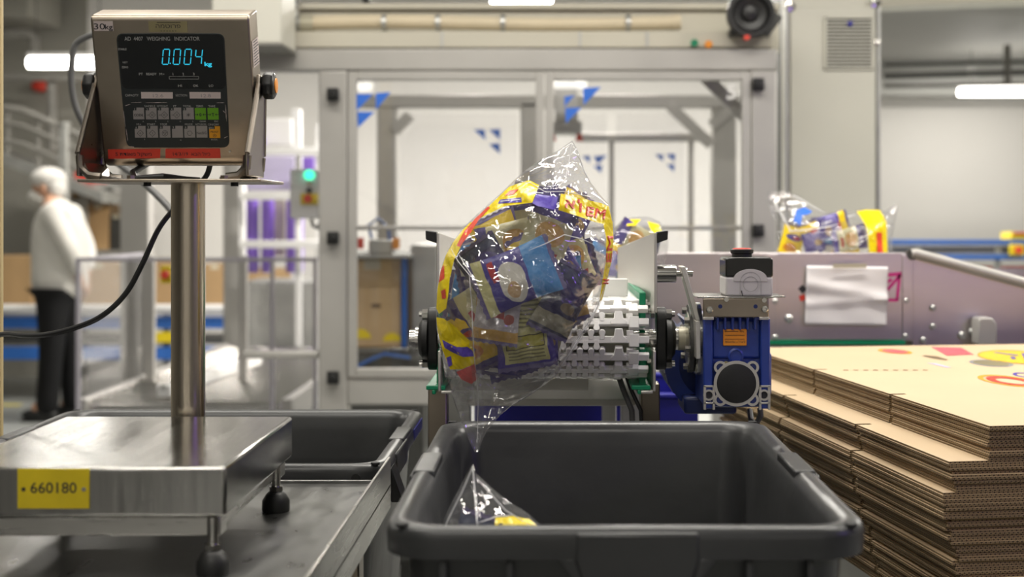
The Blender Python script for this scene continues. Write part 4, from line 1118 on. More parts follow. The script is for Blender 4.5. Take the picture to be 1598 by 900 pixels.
# stop button station: steel angle and box
st = thing('stop_station', 'black and grey stop button box on a steel angle above the blue motor', 'stop button', W(1150, 496, Y1))
Ya = Y1 - .014
a, c = W(1097, 495, Ya), W(1200, 465, Ya)
bk = MB().box(a.x, c.x, Ya, Ya + .003, a.z, c.z).build('steel_angle', M['steel_brown'], st, bevel=.003)
a, c = W(1088, 465, Ya), W(1200, 462.5, Ya)
b = MB().prism([(a.x, Ya, c.z), (c.x, Ya, c.z), (c.x + .022, Ya, c.z + .001), (c.x + .020, Ya + .09, c.z), (a.x - .0, Ya + .09, c.z)], (0, 0, -.0022)); b.build('shelf_plate', M['steel_flat'], st, bevel=.0006)
for x, y in ((1124, 478), (1179, 478)):
    q = W(x, y, Ya); MB().cyl(q, q - Vector((0, .0005, 0)), .0028, n=14).build('hole', M['blue_dark'], bk)
for x, y in ((1107, 483), (1193, 482)):
    q = W(x, y, Ya); MB().lathe(q, (0, -1, 0), [(.0048, 0), (.0046, .004), (.0036, .005), (.0022, .0051), (.0018, .003)], 16).build('cap_screw', M['chrome'], bk)
for x, y in ((1133, 467), (1192, 468)):
    q = W(x, y, Ya); MB().cyl(q, q - Vector((0, .004, 0)), .0034, n=6).build('nut', M['chrome'], bk)
for x0, x1 in ((1097, 1114), (1185, 1200)):
    a, c = W(x0, 499, Ya - .001), W(x1, 494.5, Ya - .001); MB().box(a.x, c.x, Ya - .001, Ya + .002, a.z, c.z).build('angle_foot', M['alu_plate'], bk, bevel=.0006)
Yb = Y1 - .005
a, c = W(1132, 462, Yb), W(1206.5, 432, Yb); bz0 = a.z; bxa, bxb = a.x, c.x
MB().box(bxa, bxb, Yb, Yb + .068, bz0, c.z).build('box_base', M['pale_grey'], st, bevel=.003)
z1, z2 = c.z, W(0, 405, Yb).z; zt2 = W(0, 402.5, Yb).z
b = MB(); b.prism([(bxa, Yb, z1), (bxb, Yb, z1), (bxb, Yb, z2), (bxb - .004, Yb, z2 + .003), (bxa + .004, Yb, z2 + .003), (bxa, Yb, z2)], (0, .068, 0)); b.build('box_lid', M['black_gloss'], st, bevel=.002)
cx = (W(1171, 0, Yb)).x
arch = [(cx + .0225 * math.cos(PI * i / 20), z1 - .003 + .0135 * math.sin(PI * i / 20)) for i in range(21)]
MB().prism([(x, Yb - .001, z) for x, z in [(cx + .0225, z1 - .006)] + arch + [(cx - .0225, z1 - .006)]], (0, .004, 0)).build('arch_front', M['pale_grey'], st, bevel=.0005)
q = Vector((cx, Yb - .001, W(0, 443, Yb).z)); b = MB().ring(q, q - UY * .0005, .0100, .0096, 32)
ar = [(cx + .0138 * math.cos(PI * i / 20), q.z + .002 + .0138 * math.sin(PI * i / 20)) for i in range(21)]
for i in range(20):
    (xa, za), (xb_, zb2) = ar[i], ar[i + 1]; b.bar((xa, Yb - .0012, za), (xb_, Yb - .0012, zb2), .0004, .0004, (0, 1, 0))
for sx in (-1, 1): b.bar((cx + .0138 * sx, Yb - .0012, q.z + .002), (cx + .0138 * sx, Yb - .0012, bz0 + .001), .0004, .0004, (0, 1, 0))
b.build('knockout_line', M['ink_grey'], st, smooth=False)
MB().bar((cx - .0105, Yb - .0012, bz0 + .0005), (cx - .012, Yb - .0012, bz0 + .0075), .0012, .0004, (0, 1, 0)).build('scratch_mark', M['ink'], st, smooth=False)
bc = Vector((W(1163, 0, Yb).x, Yb + .034, z2 + .003))
MB().lathe(bc, UZ, [(.0135, 0), (.0135, .004), (.0155, .005), (.0158, .0095), (.013, .0105)], 28).build('button_body', M['rubber'], st)
MB().lathe(bc + UZ * .0100, UZ, [(.0132, 0), (.012, .0015), (.002, .002)], 28).build('red_button', M['red'], st)

# ================================================================== blue tub on a stand behind the crate
a, c = W(740, 652, 2.62), W(1090, 620, 2.62)
t = thing('blue_tub', 'dark blue plastic tub behind the grey crate under the white belt', 'tub', ((a.x + c.x) / 2, 2.8, .93))
b = MB(); z1 = c.z
for (x0, x1, y0, y1) in ((a.x, c.x, 2.62, 2.632), (a.x, c.x, 2.95, 2.962), (a.x, a.x + .012, 2.632, 2.95), (c.x - .012, c.x, 2.632, 2.95)): b.box(x0, x1, y0, y1, .93, z1)
b.box(a.x, c.x, 2.62, 2.962, .93, .94); b.build('tub_body', M['blue_tub'], t, bevel=.003)
b = MB()
for (x0, x1, y0, y1) in ((a.x - .012, c.x + .012, 2.608, 2.634), (a.x - .012, c.x + .012, 2.948, 2.974), (a.x - .012, a.x + .014, 2.634, 2.948), (c.x - .014, c.x + .012, 2.634, 2.948)): b.box(x0, x1, y0, y1, z1, z1 + .008)
b.build('rim', M['blue_tub'], t, bevel=.002)
t = thing('tub_stand', 'pale low stand carrying the blue tub', 'stand', (.03, 2.8, 0))
MB().box(a.x - .02, c.x + .02, 2.64, 2.95, .90, .93).build('top_board', M['white_paint'], t, bevel=.003)
for x in (a.x + .05, c.x - .05):
    for y in (2.67, 2.92): MB().box(x - .02, x + .02, y - .02, y + .02, 0, .90).build('leg', M['white_paint'], t)

# ================================================================== GREY CRATES
def rrect(x0, x1, y0, y1, r, n=6):
    pts = []
    for (cx, cy, a0) in ((x1 - r, y1 - r, 0), (x0 + r, y1 - r, PI / 2), (x0 + r, y0 + r, PI), (x1 - r, y0 + r, 1.5 * PI)):
        pts += [(cx + r * math.cos(a0 + PI / 2 * i / n), cy + r * math.sin(a0 + PI / 2 * i / n)) for i in range(n + 1)]
    return pts
def crate(x0, x1, y0, y1, zr, depth, label, rw=.022, liph=.026, apron=None, ribs=(), side_apron=None):
    t = thing('grey_crate', label, 'crate', ((x0 + x1) / 2, (y0 + y1) / 2, zr - depth))
    L = []
    def loop(d, z, r): L.append([(x, y, z) for x, y in rrect(x0 + d, x1 - d, y0 + d, y1 - d, r)])
    zb = zr - depth
    tp = .018
    loop(rw + tp + .03, zb + .006, .02); loop(rw + tp + .004, zb + .012, .03); loop(rw + .006, zr - .03, .03); loop(rw + .002, zr - .012, .032); loop(rw - .001, zr - .005, .034); loop(rw - .006, zr - .001, .036); loop(rw - .010, zr, .038)
    loop(.008, zr, .040); loop(.0035, zr - .0015, .042); loop(.001, zr - .005, .043); loop(0, zr - .010, .044); loop(.001, zr - liph, .044); loop(.004, zr - liph - .001, .042)
    loop(rw - .006, zr - liph, .036); loop(rw - .004, zr - liph - .01, .036); loop(rw + tp - .002, zb, .03)
    n = len(L[0]); vs = [p for l in L for p in l]; m = len(L)
    fs = [(k * n + i, k * n + (i + 1) % n, (k + 1) * n + (i + 1) % n, (k + 1) * n + i) for k in range(m - 1) for i in range(n)]
    fs += [tuple(range(n)), tuple(range((m - 1) * n, m * n))]
    b = MB().add(vs, fs)
    b.build('crate_body', M['crate'], t, ang=50)
    if apron:
        ax0, ax1 = apron
        yo = y0 + .0005
        b = MB().prism([(ax0 - .0, yo - .002, zr - .004), (ax1, yo - .002, zr - .004), (ax1, yo - .002, zr - liph), (ax1 - .012, yo - .002, zr - liph - .035), (ax0 + .012, yo - .002, zr - liph - .035), (ax0, yo - .002, zr - liph)], (0, .012, 0))
        b.build('handle_apron', M['crate'], t, bevel=.003)
        for s, x in ((-1, ax0), (1, ax1)):
            MB().prism([(x, yo, zr - liph + .001), (x + .016 * s, yo + .001, zr - liph + .001), (x - .012 * s, yo + .001, zr - liph - .034)], (0, .010, 0)).build('apron_gusset', M['crate'], t, bevel=.002)
    for x in ribs: MB().box(x - .003, x + .003, y0 + .006, y0 + .02, zb + .03, zr - liph - .002).build('outer_rib', M['crate'], t, bevel=.001)
    if side_apron:
        ya, yb = side_apron
        for xs in (x0, x1):
            b = MB()
            b.box(xs - .002, xs + .002, ya, yb, zr - liph - .01, zr - .003); b.build('side_apron', M['crate'], t, bevel=.002)
    for cx, cy in ((x0 + .016, y0 + .016), (x1 - .016, y0 + .016), (x0 + .016, y1 - .016), (x1 - .016, y1 - .016)):
        MB().cyl((cx, cy, zr - .002), (cx, cy, zr + .0006), .0055, n=16).build('corner_hole', M['crate_hole'], t)
    # raised moulding bars across the rims
    for (xa, xb, ya, yb) in ((x0 + .001, x0 + rw, (y0 + y1) / 2 - .05, (y0 + y1) / 2 + .06), (x1 - rw, x1 - .001, (y0 + y1) / 2 - .05, (y0 + y1) / 2 + .06)):
        MB().box(xa, xb, ya, yb, zr - .012, zr + .0008).build('rim_pad', M['crate'], t, bevel=.002)
    return t
KX = 1.15 / F
crate((593 - VX) * KX, (1366 - VX) * KX, 1.15, 1.765, CAMZ - .2505, .32, 'large open grey crate in the foreground, receiving the falling bag', apron=((898 - VX) * KX, (1092 - VX) * KX), ribs=[(x - VX) * KX for x in (690, 795, 1172, 1268)], side_apron=(1.40, 1.53))
t = crate(-.775, -.207, 1.757, 2.275, CAMZ - .305, .30, 'grey crate behind the weighing platform at left', side_apron=(1.86, 1.99), ribs=(-.6, -.4))
a = W(642, 655, 2.15)
MB().box(-.2065, -.2058, 2.09, 2.22, CAMZ - .305 - .022, CAMZ - .305 - .006).build('blue_label', M['blue_tub'], t)
b = MB().prism([(-.207, 1.80, CAMZ - .315), (-.193, 1.80, CAMZ - .355), (-.193, 1.80, CAMZ - .36), (-.207, 1.80, CAMZ - .36)], (0, .05, 0)); b.build('hinge_bracket', M['black'], t, bevel=.002)
for sx in (-.222,):
    q = Vector((-.245, 1.7575, CAMZ - .305 - .017)); MB().cyl(q, q - UY * .001, .006, n=14).build('side_hole', M['crate_hole'], t)
# steel benches that carry the crates
def bench(x0, x1, y0, y1, z, label):
    t = thing('steel_bench', label, 'bench', ((x0 + x1) / 2, (y0 + y1) / 2, 0))
    MB().box(x0, x1, y0, y1, z - .03, z).build('bench_top', M['steel_worn'], t, bevel=.003)
    for x in (x0 + .03, x1 - .03):
        for y in (y0 + .03, y1 - .03): MB().box(x - .02, x + .02, y - .02, y + .02, 0, z - .03).build('leg', M['steel_brown'], t, bevel=.003)
bench(-.12, .24, 1.18, 1.74, CAMZ - .2505 - .32, 'steel bench under the large grey crate in the foreground')
bench(-.74, -.25, 1.79, 2.24, CAMZ - .305 - .30, 'steel bench under the grey crate at left')

# ================================================================== STEEL WORK TABLE (left foreground)
ZT = CAMZ - .324
t = thing('work_table', 'worn stainless work table with upturned right edge under the weighing scale', 'table', (-.6, 1.3, 0))
MB().box(-1.1, -.2, .78, 1.74, ZT - .004, ZT).build('tabletop', M['steel_worn'], t, bevel=.001)
MB().box(-.2035, -.2, .78, 1.74, ZT - .03, CAMZ - .2916).build('upturned_edge', M['steel'], t, bevel=.001)
MB().box(-1.1, -.204, 1.736, 1.74, ZT - .03, ZT + .004).build('rear_edge', M['steel_worn'], t, bevel=.001)
for x in (-.222, -1.07):
    for y in (1.52, .85): MB().box(x - .016, x + .016, y - .018, y + .018, 0, ZT - .004).build('leg', M['steel_brown'], t, bevel=.002)
MB().box(-1.05, -.24, 1.5, 1.53, .25, .28).build('stretcher', M['steel_brown'], t)

# ================================================================== WEIGHING SCALE
t = thing('weighing_scale', 'stainless platform weighing scale with indicator on a pole', 'weighing scale', (-.43, 1.46, ZT))
S = t
PX0, PX1, PY0, PY1, PZ = -.558, -.2985, 1.293, 1.622, CAMZ - .226
MB().box(PX0, PX1, PY0, PY1, PZ - .046, PZ).build('platform_pan', M['steel_flat'], t, bevel=.0035, seg=3)
zf1, zf0 = CAMZ - .272, CAMZ - .290
fr = MB()
fr.box(PX0 + .01, PX1 - .006, PY0 + .004, PY0 + .032, zf0, zf1); fr.box(PX0 + .01, PX1 - .006, PY1 - .04, PY1 - .012, zf0, zf1)
fr.box(PX0 + .01, PX0 + .036, PY0 + .032, PY1 - .04, zf0, zf1); fr.box(PX1 - .032, PX1 - .012, PY0 + .032, PY1 - .04, zf0, zf1)
fr.box(-.46, -.40, PY1 - .02, 1.69, zf0, zf1)
fr.build('base_frame', M['steel'], t, bevel=.002)
for fx, fy in ((-.311, 1.296), (-.308, 1.574), (PX0 + .015, 1.296), (PX0 + .015, 1.574)):
    f = MB().cyl((fx, fy, ZT + .016), (fx, fy, zf1 + .0), .0052, n=14).build('foot_stem', M['chrome'], t)
    MB().cyl((fx, fy, ZT + .0225), (fx, fy, ZT + .0275), .0082, n=6).build('lock_nut', M['chrome'], f)
    MB().lathe((fx, fy, ZT), UZ, [(.0148, 0), (.0152, .003), (.0150, .012), (.011, .0185), (.008, .0215), (.006, .022)], 24).build('rubber_foot', M['rubber'], f)
PLX, PLY = -.4285, 1.665
zpl = W(0, 286, 1.66).z
MB().cyl((PLX, PLY, zf0), (PLX, PLY, zpl), .0196, n=36).build('pole', M['pole_steel'], t)
MB().box(PLX - .04, PLX + .04, PLY - .025, PLY + .025, zf0 - .004, zf0 + .012).build('pole_socket', M['steel'], t, bevel=.002)
# yellow number plate
a, c = W(28, 793, PY0), W(140, 731, PY0)
npl = MB().box(a.x, c.x, PY0 - .0016, PY0, a.z, c.z).build('number_plate', M['yellow'], t, bevel=.0005)
b = MB(); b.text('660180', W(83.5, 769, PY0 - .0017), UX, UZ, 17 * PY0 / F, width=72 * PY0 / F, bold=.012)
b.build('plate_number', M['ink'], npl, smooth=False)
for x, y, m in ((37, 763, 'ink'), (131, 763, 'ink_grey')):
    q = W(x, y, PY0 - .0016); MB().cyl(q, q - UY * .0012, .0018, n=12).build('plate_rivet', M[m], npl)
# mounting plate and yoke
YI = 1.68
MB().box(W(147, 0, 1.66).x, W(424, 0, 1.66).x, 1.60, 1.735, zpl, zpl + .0035).build('mounting_plate', M['steel_brown'], t, bevel=.001)
for x, y, up in ((204, 277, 1), (230, 290, 0), (350, 277, 1), (366, 289, 0)):
    q = W(x, y, 1.615)
    q.z = zpl + .0035 if up else zpl
    d = 1 if up else -1
    MB().cyl(q, q + UZ * .0045 * d, .0048, n=6).build('plate_bolt', M['steel_brown' if up else 'black'], t)
tl = math.radians(17)
n_ = Vector((0, -math.cos(tl), -math.sin(tl))); v_ = Vector((0, -math.sin(tl), math.cos(tl)))
P0 = W(272, 140, YI)
def L(px, py):
    h = hit(px, py, P0, n_) - P0
    return h.x, h.dot(v_)
def on(aa, bb, dn=0.0): return P0 + UX * aa + v_ * bb + n_ * dn
xs = [L(140, 60)[0], L(391, 60)[0]]; xs = [(L(142, 60)[0] + L(163, 250)[0]) / 2, (L(391, 60)[0] + L(402, 250)[0]) / 2]
ba, bb_ = L(272, 264)[1], L(272, 24)[1]
XA, XB = xs
cm, hw, hh = (XA + XB) / 2, (XB - XA) / 2, (bb_ - ba) / 2
dep = .046
# housing outline in the side plane: front face, rolled top and bottom edges
b = MB()
prof = []   # (b along v, depth along -n)
for i in range(7):
    an = PI / 2 * i / 6; prof.append((bb_ - .007 + .007 * math.sin(an), .007 - .007 * math.cos(an)))
prof += [(bb_, dep), (ba + .004, dep)]
for i in range(7):
    an = PI / 2 * i / 6; prof.append((ba + .018 - .018 * math.cos(an), .018 - .018 * math.sin(an)))
b.prism([on(XA, p, -d) for p, d in prof], UX * (XB - XA))
hs = b.build('indicator_housing', M['steel_brown'], t, bevel=.0022, seg=2)
# front membrane panel with rounded corners
def rquad(pxs, r=.009, dn=.0008, n=5):
    q = [Vector((*L(x, y), 0)) for x, y in pxs]
    out = []
    for i in range(4):
        p, pr, nx = q[i], q[i - 1], q[(i + 1) % 4]
        d0 = (pr - p).normalized() * r; d1 = (nx - p).normalized() * r
        for k in range(n + 1):
            s = k / n; out.append(p + d0 * (1 - s) ** 2 + d1 * s ** 2)
    return [on(p.x, p.y, dn) for p in out]
pn = MB().prism(rquad(((181, 52), (350, 52), (358.5, 230), (198, 230))), n_ * -.0012)
pn = pn.build('membrane_panel', M['panel_dark'], hs, bevel=.0003)
MB().prism(rquad(((184, 54), (348, 54), (353, 138), (191, 138)), .007, .0011), n_ * -.0006).build('display_window', M['panel_black'], hs)
# worn pale edge round the keypad
wb = MB()
random.seed(3)
for (x0, y0, x1, y1) in ((195, 165, 204, 162), (204, 160, 222, 159), (226, 160, 262, 159.5), (338, 160, 351, 160), (352, 162, 354, 190), (350, 215, 356, 212), (193, 172, 196, 198), (197, 200, 200, 220), (348, 172, 352, 176), (202, 228, 210, 229)):
    m = 12; up_, dn_ = [], []
    for i in range(m + 1):
        s = i / m; w = (.25 + .7 * abs(noise.noise(Vector((x0 * .3 + s * 3, y0 * .2, 1))))) * math.sin(PI * s) ** .5
        dx, dy = (y1 - y0), -(x1 - x0); l = math.hypot(dx, dy)
        px, py = x0 + (x1 - x0) * s, y0 + (y1 - y0) * s
        up_.append(on(*L(px + dx / l * w, py + dy / l * w), .00105)); dn_.append(on(*L(px - dx / l * w, py - dy / l * w), .00105))
    wb.poly(up_ + dn_[::-1])
wb.build('worn_patch', M['paper_strip'], hs, smooth=False)
# white print
b = MB()
def txt(b, s, px, py, h, w, dn=.0013, bold=.012, m=None):
    """py is the baseline"""
    aa, bb2 = L(px, py); k = YI / F
    b.text(s, on(aa, bb2, dn), UX, v_, h * k, width=w * k if w else None, bold=bold)
txt(b, 'AD  4407   WEIGHING   INDICATOR', 253.5, 63, 6.2, 116, bold=.02)
for s, x, y, h, w in (('STABLE', 191.5, 78, 3.4, 13), ('NET', 196, 98.5, 3.2, 7.5), ('ZERO', 195.5, 106, 3.2, 10), ('PT', 220.5, 117, 3.8, 6), ('READY', 237, 117, 3.8, 16), ('M+', 253.5, 117, 3.8, 8),
                      ('1', 270.5, 117, 3.8, None), ('2', 286.5, 117, 3.8, None), ('3', 303, 117, 3.8, None), ('HI', 281.5, 135, 3.6, 6), ('OK', 306, 135, 3.6, 8), ('LO', 330, 135, 3.6, 7), ('CAPACITY', 206.5, 150, 3.6, 21), ('SECTION', 283.5, 150, 3.6, 18),
                      ('SAMPLE', 234.5, 166.8, 3.2, 17), ('SETPOINT', 254, 166.8, 3.2, 17), ('PT', 273.5, 166.8, 3.2, 5), ('TOTAL', 292.5, 166.8, 3.2, 13), ('ZERO', 312, 166.8, 3.2, 11), ('TARE', 331, 166.8, 3.2, 11),
                      ('M+', 217.5, 195, 3.2, 7), ('START', 236.5, 195, 3.2, 13), ('STOP', 256, 195, 3.2, 11), ('MODE', 295, 195, 3.2, 12), ('NET/GROSS', 314, 195, 3.2, 17), ('ON/OFF', 333.5, 195.5, 3.4, 17),
                      ('CLEAR', 317, 190, 2.4, 10), ('ESC', 338, 190, 2.4, 6), ('ENTER', 335, 218.5, 2.4, 10), ('A', 224, 190, 2, None), ('B', 243.5, 190, 2, None), ('C', 262.5, 190, 2, None), ('D', 282, 190, 2, None), ('E', 301.5, 190, 2, None), ('F', 226.5, 218, 2, None), ('G', 282.5, 219, 2, None)):
    txt(b, s, x, y, h, w)
def pstrip(b, p0, p1, w, dn=.0013):
    A, B = Vector((*p0, 0)), Vector((*p1, 0)); d = (B - A).normalized(); nn = Vector((-d.y, d.x, 0)) * w / 2
    b.poly([on(*L(v.x, v.y), dn) for v in (A - nn, B - nn, B + nn, A + nn)])
for p0, p1 in (((264.5, 119), (310.5, 119)), ((264.5, 123), (310.5, 123)), ((264.5, 119), (264.5, 123)), ((310.5, 119), (310.5, 123))): pstrip(b, p0, p1, .5)
b.build('white_lettering', M['white_print'], hs, smooth=False)
# seven segment digits 0.004 and kg
b = MB()
def seg7(px, py, w, h, segs, sl=2.0):
    th = 1.7; xl = lambda y: sl * (py + h - y) / h
    y0, ym, y1 = py, py + h / 2, py + h
    S7 = {'a': ((0, y0), (w, y0)), 'b': ((w, y0), (w, ym)), 'c': ((w, ym), (w, y1)), 'd': ((0, y1), (w, y1)), 'e': ((0, ym), (0, y1)), 'f': ((0, y0), (0, ym)), 'g': ((0, ym), (w, ym))}
    for s in segs:
        (xa, ya), (xb2, yb2) = S7[s]
        A = Vector((px + xa + xl(ya), ya, 0)); B = Vector((px + xb2 + xl(yb2), yb2, 0)); d = (B - A).normalized()
        A += d * .9; B -= d * .9
        nn = Vector((-d.y, d.x, 0)) * th / 2
        b.poly([on(*L(v.x, v.y), .0014) for v in (A + nn * .8, A - d * .0 - nn * .8, B - nn * .8, B + nn * .8)])
for x in (253.5, 270.5, 287.5): seg7(x, 76.5, 10, 23.5, 'abcdef')
seg7(304.5, 76.5, 10, 23.5, 'fgbc')
q = L(266.2, 98.5); b.prism([on(q[0] + dx, q[1] + dy, .0014) for dx, dy in ((-.0006, -.0006), (.0006, -.0006), (.0006, .0006), (-.0006, .0006))], n_ * .0002)
txt(b, 'kg', 325.5, 102.5, 6.4, 11.5, dn=.0014, bold=.03)
b.build('lit_digits', M['cyan'], hs, smooth=False)
# capacity / section paper strips with pen figures
for (x0, x1, x2, x3) in ((220.5, 270, 270, 221), (296, 344.5, 344.8, 296.6)):
    st_ = MB().prism([on(*L(x, y), .0013) for x, y in ((x0, 143.3), (x1, 143.6), (x2, 153.4), (x3, 153.2))], n_ * -.0004).build('paper_strip', M['paper_strip'], hs, smooth=False)
b = MB(); txt(b, '12.6', 247.5, 151.5, 5.6, 16, dn=.0016, bold=-.008); txt(b, '12.8', 322, 151.5, 5.6, 15, dn=.0016, bold=-.008)
b.build('pen_figures', M['ink_grey'], hs, smooth=False)
# keys
keys = [((207.5, 167.5), 'g', '1'), ((227, 167.5), 'g', '2'), ((246, 167.5), 'g', '3'), ((265.5, 167.5), 'g', '4'), ((285, 167.5), 'g', '5'), ((304, 168), 'n', ''), ((323.5, 168), 'n', ''),
        ((210, 196), 'g', '6'), ((229, 196), 'g', '7'), ((248.5, 196), 'g', '8'), ((268, 196), 'g', '9'), ((287, 196), 'g', '0'), ((306, 196), 'g', ''), ((326, 196.5), 'o', '')]
sym = MB(); num = MB()
for i, ((x, y), k, dgt) in enumerate(keys):
    x += .5; w, h = 17, 18.2
    cut = 5.5 if dgt or k == 'o' else 0
    cut2 = 4.4 if cut else 0
    if k == 'o': cut, cut2 = 9, 4.5
    pts = ([(x + cut, y), (x + w, y), (x + w + .8, y + h), (x + .8, y + h), (x + .3, y + cut2), (x + cut, y + cut2)] if cut else [(x, y), (x + w, y), (x + w + .8, y + h), (x + .8, y + h)])
    MB().prism([on(*L(*p), .0011) for p in pts], n_ * .0004).build('key', M[{'g': 'key_grey', 'n': 'key_green', 'o': 'key_orange'}[k]], hs, smooth=False)
    if dgt: txt(num, dgt, x + 2.6, y + 3.8, 3.2, None)
    cx, cy = x + w / 2 + .5, y + h * .62
    def dia(cx, cy, r):
        q = [(cx, cy - r), (cx + r, cy), (cx, cy + r), (cx - r, cy)]
        for j in range(4): pstrip(sym, q[j], q[(j + 1) % 4], .55, .0017)
    def circ(cx, cy, r, n=14, a0=0, a1=2 * PI):
        q = [(cx + r * math.cos(a0 + (a1 - a0) * j / n), cy + r * math.sin(a0 + (a1 - a0) * j / n)) for j in range(n + 1)]
        for j in range(n): pstrip(sym, q[j], q[j + 1], .55, .0017)
    if i == 0: txt(sym, 'CODE', cx, cy + 2, 3.8, 14, .0017, .03)
    elif i in (1, 2, 3):
        dia(cx + 1.5, cy, 5.2); pstrip(sym, (x + 2, cy), (cx - 3.5, cy), .6, .0017); circ(cx + 1.5, cy, 1.4, 8)
    elif i == 4:
        for an in (0, 60, 120): a_ = math.radians(an + 90); pstrip(sym, (cx - 3.4 * math.cos(a_), cy - 3.4 * math.sin(a_)), (cx + 3.4 * math.cos(a_), cy + 3.4 * math.sin(a_)), .7, .0017)
    elif i in (5, 6):
        txt(sym, '0' if i == 5 else 'T', cx, cy + 1.5, 5, None, .0017, .03)
        for s in (-1, 1):
            pstrip(sym, (cx + 8.4 * s, cy - 1), (cx + 3.6 * s, cy - 1), .8, .0017)
            for dy in (-1.6, 1.6): pstrip(sym, (cx + 3.6 * s, cy - 1), (cx + 5.4 * s, cy - 1 + dy), .7, .0017)
    elif i in (7, 8):
        dia(cx, cy, 5.0)
        if i == 7: pstrip(sym, (cx - 1.6, cy), (cx + 1.6, cy), .6, .0017); pstrip(sym, (cx, cy - 1.6), (cx, cy + 1.6), .6, .0017)
        else: pstrip(sym, (cx, cy - 1.6), (cx, cy + 1.6), .6, .0017)
    elif i == 9:
        circ(cx, cy, 4.4)
        q = [(cx - 2.8, cy - 1.8), (cx + 2.8, cy - 1.8), (cx, cy + 2.8)]
        for j in range(3): pstrip(sym, q[j], q[(j + 1) % 3], .6, .0017)
    elif i == 11: circ(cx, cy, 3.6, 10, .5, PI - .4); circ(cx, cy, 3.6, 10, PI + .5, 2 * PI - .4); pstrip(sym, (cx - 4.6, cy - .6), (cx - 2.8, cy + .6), .8, .0017); pstrip(sym, (cx + 2.8, cy - .6), (cx + 4.6, cy + .6), .8, .0017)
    elif i == 12: txt(sym, 'Net/B/G', cx, cy + 1.5, 4.2, 15, .0017, .01)
    elif i == 13: txt(sym, 'PRINT', cx, cy - 1, 3.4, 12.5, .0017, .02); circ(cx, cy + 3.2, 2.4, 10); circ(cx, cy + 3.2, .7, 6)
sym.build('key_symbols', M['ink'], hs, smooth=False)
txt(num, 'I/O', 330, 201, 3.6, 7); num.build('key_numbers', M['white_print'], hs, smooth=False)
# stickers
def sticker(name, quad, m, dn=.0004):
    return MB().prism([on(*L(*p), dn + .0004) for p in quad], n_ * -.0005).build(name, M[m], hs, smooth=False)
sticker('red_sticker', ((168.5, 233), (250.5, 232), (250, 246.5), (169.5, 247.5)), 'red')
sticker('red_sticker', ((258.5, 232), (343.5, 231.5), (344.5, 246.5), (258.5, 246.5)), 'red')
b = MB(); H = lambda s: s[::-1]
txt(b, '5 ' + H('משקל מאגדת'), 209, 242.6, 5.6, 57, .0012, .012)
txt(b, '14/3/19  ' + H('כיול הבא'), 299.5, 242.4, 5.6, 59, .0012, .012)
b.build('sticker_lettering', M['ink'], hs, smooth=False)
sticker('handwritten_sticker', ((146, 33), (176, 33), (177.5, 48), (147.5, 48)), 'paper_strip')
b = MB(); txt(b, '30', 156, 45.5, 9.5, 17, .0011, .0); txt(b, 'kg', 170.5, 45.5, 8, 12, .0011, .01); b.build('pen_lettering', M['ink'], hs, smooth=False)
sticker('brass_badge', ((231.5, 33), (292, 33), (293, 50.5), (233, 49.5)), 'gold')
b = MB(); txt(b, H('פרוטמה'), 263, 43.5, 6.5, 38, .0011, .02); [pstrip(b, (x, 48), (x + 2.2, 48), 1.0, .0011) for x in (251, 255.5, 260, 264.5, 269, 273.5)]; pstrip(b, (245, 34.8), (282, 34.8), 1.0, .0011); b.build('badge_lettering', M['ink'], hs, smooth=False)
sq = L(359, 236); MB().cyl(on(*sq, 0), on(*sq, .002), .0013, n=10).build('seal_screw', M['galv'], hs)
# side label with print on the right face
def side(dp, bb2): return on(XB + .0006, bb2, -dp)
lb = (L(392, 66)[1], L(392, 108)[1])
MB().poly([side(.006, lb[1]), side(.041, lb[1]), side(.041, lb[0]), side(.006, lb[0])]).build('side_label', M['paper_strip'], hs, smooth=False)
b = MB()
for i in range(9):
    bb2 = lb[1] + (lb[0] - lb[1]) * (i + .6) / 9.4
    b.poly([on(XB + .0012, bb2, -.009), on(XB + .0012, bb2, -.038 + .003 * (i % 3)), on(XB + .0012, bb2 + .0014, -.038 + .003 * (i % 3)), on(XB + .0012, bb2 + .0014, -.009)])
b.build('side_print', M['ink'], hs, smooth=False)
